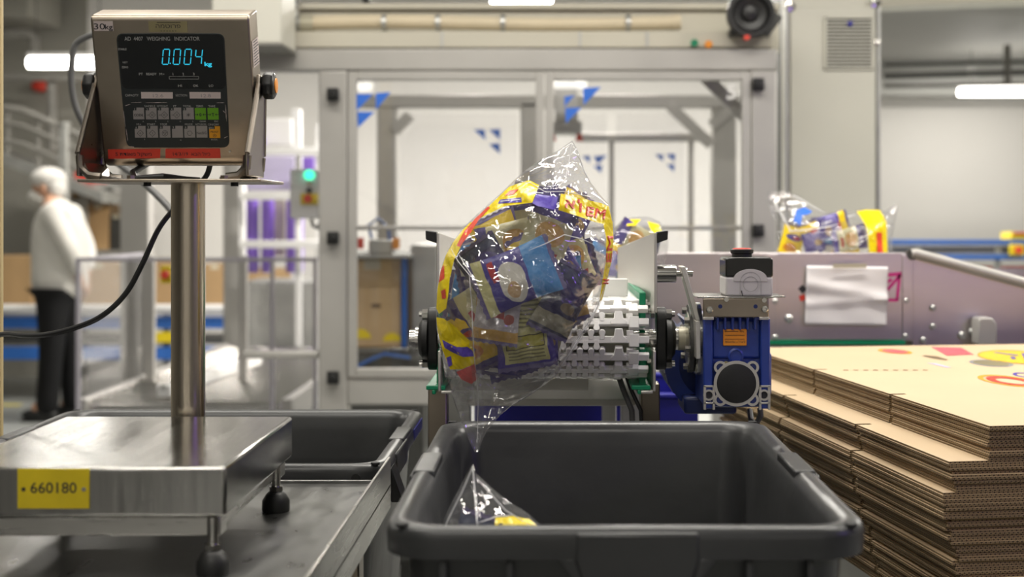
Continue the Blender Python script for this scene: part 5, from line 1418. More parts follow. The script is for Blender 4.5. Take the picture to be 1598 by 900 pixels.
# yoke: two flat arms from the plate up to the knobs
kb = L(412, 140)[1]
for s in (-1, 1):
    xo = P0.x + ((XB + .0015) if s > 0 else (XA - .0015))
    piv = on(0, kb, -.024); py_, pz_ = piv.y, piv.z
    z0 = zpl + .0035
    pts = [(py_ - .014, pz_ + .012), (py_ + .014, pz_ + .012), (py_ + .018, pz_), (1.715, z0 + .03), (1.712, z0 + .004), (1.625, z0 + .004), (1.625, z0 + .03), (py_ - .018, pz_)]
    ya = MB().prism([(xo, y, z) for y, z in pts], (.0045 * s, 0, 0))
    arm = ya.build('yoke_arm', M['yoke'], t, bevel=.0015)
    b = MB(); b.tube([(xo + .003 * s, 1.625, z0 + .03), (xo + .003 * s, py_ - .017, pz_)], .0032, 8); b.tube([(xo + .003 * s, 1.715, z0 + .03), (xo + .003 * s, py_ + .017, pz_)], .0032, 8)
    b.build('folded_edge', M['yoke'], arm)
    b = MB()
    for yy in (1.63, 1.71):
        b.tube([(xo + .002 * s, yy, z0 + .028), (xo + .001 * s, yy, z0 + .014), (xo - .008 * s, yy, z0 + .005), (xo - .022 * s, yy, z0 + .003)], .005, 8)
    b.prism([(xo + .002 * s, 1.63, z0 + .02), (xo - .002 * s, 1.63, z0 + .008), (xo - .012 * s, 1.63, z0 + .001), (xo - .03 * s, 1.63, z0), (xo - .03 * s, 1.63, z0 + .003), (xo - .01 * s, 1.63, z0 + .006), (xo - .003 * s, 1.63, z0 + .02)], (0, .08, 0))
    b.build('yoke_bend', M['yoke'], arm)
    kx = xo + .0045 * s
    c = Vector((kx, py_, pz_))
    kn = MB().lathe(c, (s, 0, 0), [(.009, 0), (.0155, .0015), (.0168, .004), (.0168, .012), (.015, .015), (.010, .016)], 8).build('clamp_knob', M['black'], t, bevel=.0015)
    MB().lathe(c + UX * .0158 * s, (s, 0, 0), [(.0092, 0), (.0088, .0012), (.004, .0016)], 18).build('knob_cap', M['orange'], kn)
    MB().cyl((xo, py_, pz_), (xo - .002 * s, py_, pz_), .006, n=12).build('pivot_bolt', M['steel'], arm)
# rear leads curling under the housing
MB().tube([on(-.03, ba + .05, -dep), on(-.035, ba + .02, -dep - .02), on(-.04, ba + .0, -.075), Vector((P0.x - .055, 1.70, zpl + .014)), Vector((P0.x - .045, 1.68, zpl + .006)), Vector((P0.x - .015, 1.685, zpl + .009)), Vector((P0.x + .005, 1.71, zpl + .006)), Vector((P0.x + .02, 1.72, zpl + .005))], .0038, 10).build('rear_lead', M['cable'], t)
# power cable: drops from the plate, sweeps left behind the platform
pc = [on(.03, ba + .03, -dep - .0), W(325, 268, 1.76), W(300, 296, 1.77), W(268, 330, 1.76), W(246, 360, 1.75), W(222, 412, 1.74), W(196, 458, 1.74), W(160, 492, 1.74), W(118, 511, 1.75), W(72, 522, 1.77), W(36, 523, 1.80), W(12, 521, 1.84), W(-6, 527, 1.88), W(-14, 560, 1.94), W(-16, 660, 2.0)]
def smooth_path(p, n=8):
    out = []
    for i in range(len(p) - 1):
        a, b_, c, d = p[max(i - 1, 0)], p[i], p[i + 1], p[min(i + 2, len(p) - 1)]
        for k in range(n):
            s = k / n
            out.append(.5 * ((2 * b_) + (c - a) * s + (2 * a - 5 * b_ + 4 * c - d) * s * s + (3 * b_ - a - 3 * c + d) * s ** 3))
    return out + [p[-1]]
tag(MB().tube(smooth_path(pc), .0034, 10).build('power_cable', M['cable']), 'black power cable sweeping from the indicator down to the beige post', 'cable')
gp = [W(170, 50, 2.9), W(140, 56, 2.9), W(118, 70, 2.9), W(112, 100, 2.9), W(112, 135, 2.9), W(120, 172, 2.9), W(138, 206, 2.9), W(165, 240, 2.8), W(230, 290, 2.7), W(284, 360, 2.62), W(294, 480, 2.6), W(296, 700, 2.6), Vector((W(297, 700, 2.6).x, 2.6, .3)), Vector((W(297, 700, 2.6).x, 2.62, .006))]
tag(MB().tube(smooth_path(gp), .0065, 10).build('grey_cable', M['cable_grey']), 'thin grey cable looping behind the left side of the indicator', 'cable')

# ================================================================== CARDBOARD STACK
SL, SW, ST = 1.0, 1.15, .0050
TOPZ = CAMZ - .24
ang = math.radians(8.4)
# flattened boxes: two boards joined at the folds, notched front and left edges
def board():
    o = MB(); notches = (.30, .62)
    ol = [(0, 0), (SW, 0), (SW, SL), (0, SL)]
    for nn in sorted(notches, reverse=True): ol += [(0, nn + .005), (.022, nn + .004), (.022, nn - .004), (0, nn - .005)]
    for z in (0, .0026):
        n = len(ol); ins = 0 if z == 0 else .0012
        lo = [(x + (ins if x < .01 else 0), y + (ins if y < .01 else 0), z) for x, y in ol]
        vs = lo + [(x, y, z + .0024) for x, y, _ in lo]
        o.mi = 0; o.add([vs[i] for i in range(n, 2 * n)], [tuple(range(n))]); o.add([vs[i] for i in range(n)], [tuple(range(n - 1, -1, -1))])
        o.mi = 1; o.add(vs, [(i, (i + 1) % n, n + (i + 1) % n, n + i) for i in range(n)])
    o.mi = 1; o.box(SW - .004, SW - .002, .01, SL - .01, .002, .0030)
    return o
bd = board().build('cardboard_sheet', [M['kraft'], M['flute']], org=(0, 0, 0), smooth=False)
bd2 = bd.copy(); 
random.seed(11)
nS = 52
base = Vector((.5015, 1.641, 0))
u_, w_v = Vector((math.cos(ang), math.sin(ang), 0)), Vector((-math.sin(ang), math.cos(ang), 0))
sheets = []
for i in range(nS):
    z = TOPZ - ST * (i + 1)
    if i == 0: dx, dy = 0, 0
    elif i < 8: dx, dy = random.uniform(-.001, .004), random.uniform(0, .006)
    elif i < 15: dx, dy = -.050 + random.uniform(-.002, .005) + (i - 8) * .0006, -.004 + random.uniform(-.002, .006)
    elif i < 21: dx, dy = -.056 + random.uniform(-.002, .003), -.004 + random.uniform(-.002, .003)
    elif i < 25: dx, dy = -.050 + random.uniform(-.003, .006), random.uniform(-.003, .004)
    else: dx, dy = -.047 + (i - 25) * .0014 + random.uniform(-.005, .005), random.uniform(-.006, .004)
    o = bd if i == 0 else bd.copy()
    if i: COL.objects.link(o)
    p = base + u_ * dx + w_v * dy
    o.location = (p.x, p.y, z); o.rotation_euler = (random.uniform(-.0006, .0006) if i else 0, 0, ang + (0 if i == 0 else random.uniform(-.004, .004)))
    sheets.append(o)
    nm = ('top' if i == 0 else 'upper' if i < 8 else 'second' if i < 15 else 'third' if i < 21 else 'low')
    tag(o, {'top': 'printed flattened cardboard sheet on top of the stack', 'upper': 'flattened cardboard sheet in the upper bundle, just under the printed top sheet', 'second': 'flattened cardboard sheet in the second bundle, which juts out to the left',
            'third': 'flattened cardboard sheet in the third bundle, jutting out furthest left', 'low': 'flattened cardboard sheet in the shadowed lower part of the stack'}[nm], 'cardboard sheet', None if i == 0 else 'flattened cardboard sheets in the %s of the stack' % {'upper': 'upper bundle', 'second': 'second bundle', 'third': 'third bundle', 'low': 'lower part'}[nm])
bpy.data.objects.remove(bd2)
ORG[bd.name] = Vector((0, 0, 0))
zlow = TOPZ - ST * nS
RT = Matrix.Translation(base) @ Matrix.Rotation(ang, 4, 'Z')
t = thing('lift_table', 'table under the cardboard stack at right', 'table', (1.0, 2.2, 0))
MB(RT).box(.0, SW, .02, SL - .02, zlow - .06, zlow - .001).build('table_deck', M['galv'], t, bevel=.004)
for x in (.08, SW - .08):
    for y in (.1, SL - .1): MB(RT).box(x - .03, x + .03, y - .03, y + .03, 0, zlow - .06).build('leg', M['galv'], t)
# prints on the top sheet
zt_ = TOPZ + .0004
top = bd
def dec(name, pts, m):
    b = MB(); b.poly(pts)
    bm_name = b.build(name, M[m], None, smooth=False)
    return bm_name
def to_local(v):
    d = v - Vector((base.x, base.y, TOPZ - ST)); return Vector((d.dot(u_), d.dot(w_v), d.z))
def topdecal(name, polys, m, dz=.0):
    b = MB()
    for p in polys: b.poly([to_local(v + UZ * dz) for v in p])
    o = b.build(name, M[m], None, org=(0, 0, 0), smooth=False); o.parent = top; o.location = (0, 0, 0); return o
def ell_px(cx, cy, rx, ry, sk=0.0, n=28): return [onz(cx + rx * math.cos(a) , cy + ry * math.sin(a) + sk * math.cos(a), zt_) for a in [2 * PI * i / n for i in range(n)]]
def ringp(cx, cy, rx, ry, f, sk=0, n=28):
    o, i_ = ell_px(cx, cy, rx, ry, sk, n), ell_px(cx, cy, rx * f, ry * f, sk * f, n)
    return [[o[k], o[(k + 1) % n], i_[(k + 1) % n], i_[k]] for k in range(n)]
topdecal('oval_print', ringp(1397, 548, 27, 3.6, .78, 2.2), 'key_orange'); topdecal('oval_fill', [ell_px(1397, 548, 21, 2.9, 1.7)], 'print_pink', .0002)
b_ = [[onz(x, y, zt_) for x, y in q] for q in (((1453, 541), (1500, 542), (1520, 553), (1478, 555)),)]
topdecal('red_print', b_, 'print_pink')
topdecal('yellow_print', [ell_px(1590, 557, 62, 9.5, 4)], 'print_yellow'); topdecal('yellow_ring', ringp(1590, 557, 65, 10.4, .95, 4), 'key_orange', .0001)
topdecal('yellow_lettering', [[onz(x, y, zt_) for x, y in q] for q in (((1550, 550), (1554, 549.5), (1590, 554), (1586, 555.2)), ((1576, 557), (1582, 556), (1586, 560), (1580, 560.5)), ((1594, 551), (1600, 551), (1606, 561), (1599, 561)))], 'print_purple', .0003)
topdecal('grey_oval', [ell_px(1547, 566.5, 35, 5, 2.6)], 'ink_grey'); topdecal('grey_oval_core', [ell_px(1547, 566.5, 29, 3.7, 2.2)], 'gold', .0002)
topdecal('orange_ring', ringp(1575, 594, 50, 7.5, .82, 6), 'key_orange'); topdecal('orange_ring_core', ringp(1578, 594.5, 40, 5.6, .62, 5), 'print_red', .0002)
topdecal('blue_ring', ringp(1600, 585, 20, 3.5, .7, 2), 'print_purple')
topdecal('hand_slot', [[onz(x, y, zt_) for x, y in ((1438, 555), (1444, 554), (1462, 555.5), (1480, 561), (1476, 562), (1458, 559.5))]], 'belly')
topdecal('faint_mark', [[onz(x, y, zt_) for x, y in ((1446, 566), (1460, 566.5), (1485, 573), (1478, 573.4))]], 'lilac')
b_ = []
for i in range(9):
    x = 1316 + i * 15.5; b_.append([onz(xx, yy, zt_) for xx, yy in ((x, 576.6), (x + 8, 576.7), (x + 8, 577.8), (x, 577.7))])
topdecal('perforation_line', b_, 'belly')

# ================================================================== SNACK PACKETS AND CLEAR BAGS
PU, NV, YE_, CR, WH, OR, RD, BL, GR = C(68, 52, 140), C(46, 41, 80), C(238, 205, 30), C(205, 200, 140), C(225, 222, 218), C(215, 140, 40), C(180, 30, 30), C(70, 140, 200), C(90, 150, 50)
PK = {
    'purple': printed('packet_purple_yellow', PU, [('r', 0, .030, .05, .009, YE_), ('e', -.004, .002, .022, .017, C(120, 110, 170)), ('e', .010, -.010, .012, .008, C(170, 140, 90)), ('e', .004, .018, .011, .004, RD), ('r', -.01, -.034, .012, .004, WH)]),
    'back': printed('packet_back_panel', PU, [('r', 0, 0, .0215, .036, C(196, 192, 128)), ('l', 0, .012, .018, .014, C(130, 125, 85)), ('r', 0, -.013, .019, .0065, C(70, 62, 40)), ('r', 0, -.013, .018, .0055, C(178, 172, 70)), ('l', 0, -.027, .018, .006, C(130, 125, 85)), ('r', 0, .031, .018, .003, C(190, 185, 80))]),
    'blue': printed('packet_blue_white', C(62, 50, 140), [('r', 0, .026, .05, .014, BL), ('e', .004, -.004, .021, .013, C(214, 210, 196)), ('e', .012, -.006, .008, .006, C(205, 170, 120)), ('r', -.012, -.019, .010, .0035, RD), ('r', 0, -.035, .05, .007, CR)]),
    'dark': printed('packet_dark_purple', NV, [('e', .004, .010, .018, .014, C(60, 45, 110)), ('r', 0, -.026, .05, .010, C(150, 145, 120)), ('e', .006, -.006, .010, .006, C(120, 105, 80)), ('r', 0, .032, .05, .006, C(52, 60, 90))]),
    'cream': printed('packet_cream', C(198, 192, 150), [('r', 0, .030, .05, .010, PU), ('e', .002, .002, .018, .014, C(205, 160, 80)), ('r', .006, -.020, .012, .003, RD), ('r', 0, -.036, .05, .006, PU)]),
    'white': printed('packet_white', C(176, 170, 172), [('r', 0, -.006, .010, .0040, RD), ('e', .016, -.010, .006, .006, C(150, 60, 50)), ('r', 0, .030, .05, .008, BL), ('r', 0, -.034, .05, .009, C(200, 160, 80))]),
    'yellow': printed('packet_yellow', YE_, [('e', 0, .012, .02, .008, PU), ('e', -.004, -.012, .016, .010, OR), ('r', 0, -.036, .05, .006, PU), ('e', .006, .012, .010, .004, RD)]),
}
PMAT = {'crimp': mat('packet_crimp_foil', (.16, .13, .30, 1), .3, .3, .15, 60)}
DESC = {'purple': 'purple and yellow', 'back': 'purple with a pale printed back', 'blue': 'purple and sky blue', 'dark': 'dark purple', 'cream': 'cream and purple', 'white': 'white and blue', 'yellow': 'yellow and purple'}
def packet_mesh(kind, w=.058, h=.086, t=.017, seed=0):
    b = MB(); n, m = 14, 20; vs = []
    for side in (1, -1):
        for j in range(m + 1):
            for i in range(n + 1):
                u, v = i / n * 2 - 1, j / m * 2 - 1
                e = max(0, 1 - (abs(v) / .86) ** 2.6) if abs(v) < .86 else 0
                f = (max(0, 1 - abs(u) ** 2.4) ** .6) * e ** .6
                pinch = 1 - .07 * e
                wr = noise.noise(Vector((u * 2.2 + seed, v * 2.2, side * 2 + seed))) * .22 * f + noise.noise(Vector((u * 5 + seed, v * 5, side * 4))) * .10 * f
                y = -side * t / 2 * (f * (1 + wr)) - side * .0002
                zz = v * h / 2
                if abs(v) > .99: zz += (.0009 if i % 2 else -.0009)
                vs.append((u * w / 2 * pinch, y, zz))
    k = (n + 1) * (m + 1)
    fs = []
    for s in range(2):
        for j in range(m):
            for i in range(n):
                q = (s * k + j * (n + 1) + i, s * k + j * (n + 1) + i + 1, s * k + (j + 1) * (n + 1) + i + 1, s * k + (j + 1) * (n + 1) + i)
                fs.append((q, abs((j + .5) / m * 2 - 1) > .88))
    for cr in (False, True):
        pass
    b.mi = 0; b.add(vs, [q for q, c in fs if not c])
    b.mi = 1; b.add(vs, [q for q, c in fs if c])
    return b
PROTO = {}
def packet(kind, pos, rot, label, group, scale=1.0):
    if kind not in PROTO:
        bb = packet_mesh(kind, seed=len(PROTO) * 7.3)
        o = bb.build('snack_packet', [PK[kind], PMAT['crimp']], org=(0, 0, 0), weld=True, ang=60)
        PROTO[kind] = o
    else:
        o = PROTO[kind].copy(); COL.objects.link(o)
    o.location = pos; o.rotation_euler = rot; o.scale = (scale,) * 3
    return tag(o, label, 'snack packet', group)

class Bag:
    """clear film bag: an outline in its own upright plane at distance Y, blown up to a pillow"""
    def __init__(s, outline, c, Y, D, rx, ry, tilt=0.0, seed=1.0, wr=.006):
        s.Y, s.D, s.c, s.seed, s.wr = Y, D, c, seed, wr
        s.rx, s.ry, s.tl = rx, ry, tilt
        # resample
        pts = [Vector((x, y, 0)) for x, y in outline]; n = len(pts); out = []
        for i in range(n):
            a, b = pts[i], pts[(i + 1) % n]; k = max(1, int((b - a).length / 6))
            out += [a + (b - a) * j / k for j in range(k)]
        s.out = out
        s.ang = sorted((math.atan2(p.y - c[1], p.x - c[0]), (p - Vector((c[0], c[1], 0))).length) for p in out)
    def edge(s, a):
        A = s.ang; n = len(A)
        lo, hi = 0, n
        while lo < hi:
            m = (lo + hi) // 2
            if A[m][0] < a: lo = m + 1
            else: hi = m
        p, q = A[lo - 1], A[lo % n]
        d = (q[0] - p[0]) % (2 * PI) or 1e-6
        f = ((a - p[0]) % (2 * PI)) / d
        return p[1] + (q[1] - p[1]) * f
    def bulge(s, px, py):
        dx, dy = px - s.c[0], py - s.c[1]; r = math.hypot(dx, dy)
        t = min(1, r / max(1e-6, s.edge(math.atan2(dy, dx))))
        ct, st = math.cos(s.tl), math.sin(s.tl); ex, ey = (dx * ct + dy * st) / s.rx, (-dx * st + dy * ct) / s.ry
        e = math.hypot(ex, ey)
        g = 1 / (1 + (e / 1.12) ** 7) * .95 + .05
        return (max(0, 1 - t ** 2.6)) ** .55 * g
    def surf(s, px, py, side=-1, off=0.0, w=True):
        f = s.bulge(px, py)
        q = W(px, py, s.Y)
        nv = 0
        if w:
            P = Vector((px * .022, py * .022, s.seed + side * 3))
            nv = (noise.noise(P) * .9 + noise.noise(P * 2.3) * .6 + abs(noise.noise(P * 1.4 + Vector((3, 1, 0)))) * .8)
            d = Vector((px * .6 + py * .8, px * -.8 + py * .6, 0)) * .03
            nv += .7 * (1 - abs(noise.noise(Vector((d.x * .35, d.y * 1.6, s.seed + 9 + side))))) ** 5
        return q + UY * (side * (s.D * f + s.wr * nv * min(1, .25 + f * 1.4) * min(1, f * 6) + off))
    def film(s, parent, name='film', rings=44, m='film'):
        b = MB(); n = len(s.out); c = s.c
        for side in (-1, 1):
            vs = []
            for k in range(1, rings + 1):
                t = (k / rings) ** .8
                for p in s.out:
                    vs.append(s.surf(c[0] + (p.x - c[0]) * t, c[1] + (p.y - c[1]) * t, side))
            vs.append(s.surf(c[0], c[1], side)); ci = len(vs) - 1
            fs = [(k * n + i, k * n + (i + 1) % n, (k + 1) * n + (i + 1) % n, (k + 1) * n + i) for k in range(rings - 1) for i in range(n)]
            fs += [(ci, i, (i + 1) % n) for i in range(n)]
            b.add(vs, fs)
        return b.build(name, M[m], parent, weld=True, ang=180)
    def decal(s, name, polys, m, parent, off=.0012, side=-1, step=7):
        for p in polys: o = s.decal1(name, [p], m, parent, off, side, step)
        return o
    def decal1(s, name, polys, m, parent, off, side, step):
        """printed patch lying on the film; polygons in pixels, cut into small cells"""
        b = MB(); bm = bmesh.new()
        for poly in polys:
            bm.faces.new([bm.verts.new((x, y, 0)) for x, y in poly])
        bmesh.ops.triangulate(bm, faces=bm.faces)
        for _ in range(6):
            es = [e for e in bm.edges if e.calc_length() > step]
            if not es: break
            bmesh.ops.subdivide_edges(bm, edges=es, cuts=1, use_grid_fill=False)
            bmesh.ops.triangulate(bm, faces=bm.faces)
        bm.verts.ensure_lookup_table(); bm.verts.index_update()
        vs = [s.surf(v.co.x, v.co.y, side, off) for v in bm.verts]
        fs = [tuple(v.index for v in f.verts) for f in bm.faces]
        bm.free(); b.add(vs, fs)
        return b.build(name, M[m], parent, ang=180)
    def lettering(s, name, items, m, parent, off=.0022, side=-1, heavy=False):
        """items = (string, px, py, height, width, rotation in degrees)"""
        b = MB()
        for st, px, py, h, w, rot in items:
            vs, fs, tw = text_geo(st, .015)
            k = w / (tw * h) if w and tw else 1
            ca, sa = math.cos(math.radians(rot)), math.sin(math.radians(rot))
            out = []
            for v in vs:
                x, y = v.x * h * k, -(v.y - .5) * h
                out.append(s.surf(px + x * ca - y * sa, py + x * sa + y * ca, side, off))
            b.add(out, fs)
            if heavy:
                for ox, oz in ((.0006, 0), (-.0006, 0), (0, .0005), (0, -.0005)): b.add([v + Vector((ox, -.00005, oz)) for v in out], fs)
        return b.build(name, M[m], parent, smooth=False)
    def crease(s, name, paths, parent, w=.0009, m='film_glint_line'):
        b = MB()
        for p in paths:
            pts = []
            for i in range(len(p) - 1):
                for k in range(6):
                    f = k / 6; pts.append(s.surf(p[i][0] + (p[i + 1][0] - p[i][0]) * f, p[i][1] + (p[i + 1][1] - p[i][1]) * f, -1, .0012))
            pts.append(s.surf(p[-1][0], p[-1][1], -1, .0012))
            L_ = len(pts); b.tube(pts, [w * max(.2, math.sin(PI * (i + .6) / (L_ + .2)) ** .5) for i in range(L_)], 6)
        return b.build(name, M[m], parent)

# ------------------------------------------------------------------ the big bag dropping off the belt
OUT = [(893, 219), (899, 229), (905, 243), (910, 262), (922, 285), (936, 303), (949, 318), (955, 340), (958, 372), (955, 405), (949, 432), (940, 468), (930, 490), (915, 515), (900, 540), (884, 562), (868, 585), (850, 601), (825, 618), (800, 632), (780, 648), (762, 670), (752, 688), (748, 703), (741, 706), (735, 694), (722, 664), (710, 632), (702, 605), (694, 578), (687, 548), (681, 510), (680, 480), (682, 450), (687, 422), (695, 398), (706, 378), (720, 358), (740, 338), (762, 318), (783, 300), (800, 283), (820, 265), (845, 248), (872, 234), (886, 224)]
bag = thing('snack_bag', 'big clear bag of snack packets tumbling off the white belt into the crate', 'bag', W(742, 706, 1.68))
BG = Bag(OUT, (822, 445), 1.68, .082, 140, 175, -.35, 1.7, .0065)
BG.film(bag)
BG.decal('yellow_band', [[(743, 345), (768, 318), (795, 292), (826, 282), (842, 290), (832, 317), (790, 322), (762, 335)], [(875, 303), (910, 311), (938, 317), (950, 322), (955, 345), (953, 352), (930, 347), (900, 337), (871, 328)],
                        [(940, 348), (956, 345), (957, 372), (955, 402), (948, 432), (939, 466), (934, 470), (938, 440), (944, 405), (945, 372)],
                        [(735, 347), (740, 346), (728, 375), (713, 404), (706, 432), (704, 458), (700, 478), (687, 488), (682, 480), (684, 450), (689, 422), (697, 398), (708, 378), (722, 360)],
                        [(682, 494), (696, 494), (716, 505), (738, 524), (746, 546), (744, 560), (722, 572), (704, 574), (692, 545), (684, 516)]], 'print_yellow', bag)
BG.decal('red_band', [[(743, 341), (763, 322), (767, 324), (750, 342), (738, 362), (722, 384), (716, 382), (727, 360)], [(690, 418), (695, 412), (697, 432), (686, 440)], [(691, 452), (699, 448), (700, 462), (693, 464)]], 'print_red', bag, .0020)
BG.decal('purple_swirl', [[(692, 528), (704, 532), (716, 536), (734, 534), (742, 540), (744, 548), (728, 550), (710, 546), (696, 540)], [(698, 556), (706, 552), (708, 566), (702, 570)], [(779, 318), (816, 316), (815, 309), (782, 312)]], 'print_purple', bag, .0020)
BG.decal('pink_tip', [[(714, 577), (745, 560), (748, 585), (738, 594), (722, 588)]], 'print_pink', bag, .0016)
BG.decal('purple_band', [[(832, 318), (838, 304), (871, 308), (866, 328), (840, 322)]], 'print_purple', bag)
BG.decal('logo_lozenge', [[(789, 306), (797, 298), (811, 296), (803, 304)]], 'print_red', bag, .002)
BG.lettering('red_lettering', [('M', 936, 333, 15, 15, 10), ('E', 920, 330, 14, 11, 8), ("'", 902, 319, 14, None, 6), ('I', 905, 324, 13, None, 6), ('א', 889, 318, 14, 14, 6), ('EM', 950, 388, 9, 40, -86), ('א', 944, 438, 11, None, -80)], 'print_red', bag, heavy=True)
BG.decal('white_print', [[(783, 315.2), (797, 314), (797, 312.6), (783, 313.6)], [(800, 313.8), (813, 312.8), (813, 311.4), (800, 312.4)]], 'white_paint', bag, .0032)
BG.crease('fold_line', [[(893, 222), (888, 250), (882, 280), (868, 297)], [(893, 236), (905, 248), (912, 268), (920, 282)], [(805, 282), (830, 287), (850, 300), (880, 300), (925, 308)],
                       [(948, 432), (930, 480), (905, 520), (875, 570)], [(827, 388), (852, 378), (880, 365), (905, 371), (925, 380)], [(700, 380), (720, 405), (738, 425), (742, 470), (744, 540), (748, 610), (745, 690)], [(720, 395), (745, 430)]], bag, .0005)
# sealed seam strip hanging down the front
b = MB(); vs = []
path = [(737, 425), (742, 460), (744, 500), (746, 545), (749, 590), (750, 630), (747, 668), (744, 696)]
b2 = []
for (x, y) in path: b2.append((x - 7, y)); 
poly = [(x - 8 + 4 * max(0, (y - 600) / 100), y) for x, y in path] + [(x + 8 - 4 * max(0, (y - 600) / 100), y) for x, y in path[::-1]]
BG.decal('seam_strip', [poly], 'film', bag, .004)
# packets: layers from the front of the bag to the back; a few picked out by hand as in the photograph
kinds = ['dark', 'purple', 'cream', 'dark', 'back', 'purple', 'blue', 'dark', 'purple', 'cream', 'white']
hand = [  # px, py, rotation deg (clockwise), kind, layer, scale, label
    (815, 530, -8, 'back', 0, 1.2, 'purple packet showing its pale printed back, low in the falling bag'),
    (808, 428, 68, 'blue', 0, 1.15, 'packet with a sky blue end lying across the middle of the falling bag'),
    (780, 478, 8, 'white', 0, .95, 'white packet with a red mark in the middle of the falling bag'),
    (735, 490, 55, 'cream', 0, 1.15, 'cream packet with an orange picture at the left side of the falling bag'),
    (722, 548, -25, 'yellow', 0, .9, 'yellow packet at the lower left of the falling bag'),
    (765, 560, 5, 'purple', 0, .9, 'purple packet left of the pale printed back in the falling bag'),
    (925, 455, -12, 'white', 0, .95, 'white packet with orange snacks at the right edge of the falling bag'),
    (888, 470, 25, 'dark', 0, 1.0, 'dark purple packet right of the middle of the falling bag'),
    (862, 410, -30, 'purple', 0, 1.15, 'glossy purple packet right of the sky blue end in the falling bag'),
    (918, 385, -20, 'cream', 0, 1.0, 'cream packet below the red letters of the falling bag'),
    (750, 420, -35, 'dark', 0, 1.0, 'dark purple packet at the upper left of the falling bag'),
    (800, 365, 75, 'cream', 0, 1.05, 'cream packet under the white glare of the falling bag'),
    (860, 352, 20, 'cream', 0, 1.0, 'cream packet below the top seam of the falling bag'),
    (868, 520, 15, 'dark', 0, .9, 'dark packet at the lower right of the falling bag'),
    (912, 312, 35, 'purple', 1, .8, 'purple packet poking its crimped corner up beside the red letters'),
    (850, 545, -5, 'purple', 1, .8, 'purple packet behind the pale printed back at the bottom'),
]
def fit(px, py, r, yo, sc, w=.056, h=.084):
    """slide a packet towards the middle of the bag until its corners lie inside the film"""
    ca, sa = math.cos(math.radians(r)), math.sin(math.radians(r)); k = F / BG.Y
    for _ in range(60):
        ok = True
        for a, b_ in ((-.5, -.5), (.5, -.5), (.5, .5), (-.5, .5)):
            x, z = a * w * sc, b_ * h * sc
            X, Z = x * ca + z * sa, -x * sa + z * ca
            if BG.bulge(px + X * k, py - Z * k) * BG.D < abs(yo) * .8 + .004: ok = False
        if ok: break
        px += (BG.c[0] - px) * .03; py += (BG.c[1] - py) * .03; yo *= .95
    return px, py, yo
PLACED = []
def settle(px, py, y):
    """push a packet back until it clears the ones already lying in front of it"""
    for _ in range(40):
        hit_ = [o for o in PLACED if math.hypot(o[0] - px, o[1] - py) < 70 and abs(o[2] - y) < .0135]
        if not hit_: break
        y = max(o[2] for o in hit_) + .014
    PLACED.append((px, py, y))
    return y
for (px, py, r, k, ly, sc, l) in hand:
    f = BG.bulge(px, py)
    px, py, yo = fit(px, py, r, -max(.0, BG.D * f - .020 - ly * .02), sc)
    yo = settle(px, py, yo)
    q = W(px, py, BG.Y) + UY * yo
    # lie along the film
    g = 12
    fx = (BG.bulge(px + g, py) - BG.bulge(px - g, py)) * BG.D / (2 * g * BG.Y / F)
    fz = (BG.bulge(px, py - g) - BG.bulge(px, py + g)) * BG.D / (2 * g * BG.Y / F)
    e = Matrix.Rotation(math.radians(r), 3, 'Y')
    tiltm = Matrix.Rotation(max(-.45, min(.45, -math.atan(fx))), 3, 'Z') @ Matrix.Rotation(max(-.35, min(.35, math.atan(fz))), 3, 'X')
    packet(k, q, (tiltm @ e).to_euler(), l, 'snack packets in the falling bag', sc)
random.seed(21)
fill = 0
for ly, (yy, rows_) in enumerate(((-.030, 3), (.0, 4), (.032, 4))):
    for i in range(rows_):
        for j in range(4):
            px = 745 + i * (175 / (rows_ - 1)) + random.uniform(-8, 8) - (j - 1.5) * 10; py = 350 + j * 62 + random.uniform(-8, 8)
            if BG.bulge(px, py) * BG.D < abs(yy) + .016: continue
            if BG.bulge(px, py) < .45: continue
            k = random.choice(['cream', 'purple', 'cream', 'dark', 'white', 'back', 'white'])
            r_ = random.uniform(-80, 80); px, py, y2 = fit(px, py, r_, yy, 1.0)
            y2 = settle(px, py, y2)
            if y2 > BG.D * BG.bulge(px, py) - .008: continue
            packet(k, W(px, py, BG.Y) + UY * y2, (random.uniform(-.12, .12), math.radians(r_), random.uniform(-.12, .12)), '%s packet buried behind the front packets of the falling bag' % DESC[k], 'buried %s packets of the falling bag' % k, 1.0)
            fill += 1

# ------------------------------------------------------------------ bag standing in the crate
YB2 = 1.36
out2 = [(738, 724), (742, 738), (757, 752), (778, 770), (800, 786), (826, 802), (848, 822), (866, 850), (872, 900), (868, 980), (850, 1075), (800, 1085), (740, 1085), (695, 1075), (676, 1000), (672, 920), (676, 860), (686, 826), (697, 800), (708, 778), (722, 752), (733, 732)]
bag2 = thing('snack_bag', 'clear bag with a pointed top standing inside the grey crate', 'bag', W(770, 1085, YB2))
B2 = Bag(out2, (772, 930), YB2, .055, 92, 150, 0, 5.3, .005)
B2.film(bag2, rings=34)
B2.decal('yellow_band', [[(775, 797), (800, 798), (826, 806), (848, 824), (830, 824), (815, 812), (800, 820), (798, 838), (774, 838)], [(738, 820), (752, 815), (760, 824), (735, 832)]], 'print_yellow', bag2, .0015)
B2.lettering('band_lettering', [('EM', 783, 814, 6, 18, -88)], 'ink', bag2)
B2.crease('fold_line', [[(738, 727), (742, 760), (747, 790), (752, 822)], [(738, 727), (722, 765), (704, 800), (690, 830)], [(752, 762), (762, 778), (745, 790)], [(744, 744), (790, 790), (840, 822)], [(748, 800), (775, 796), (800, 797)]], bag2, .0006)
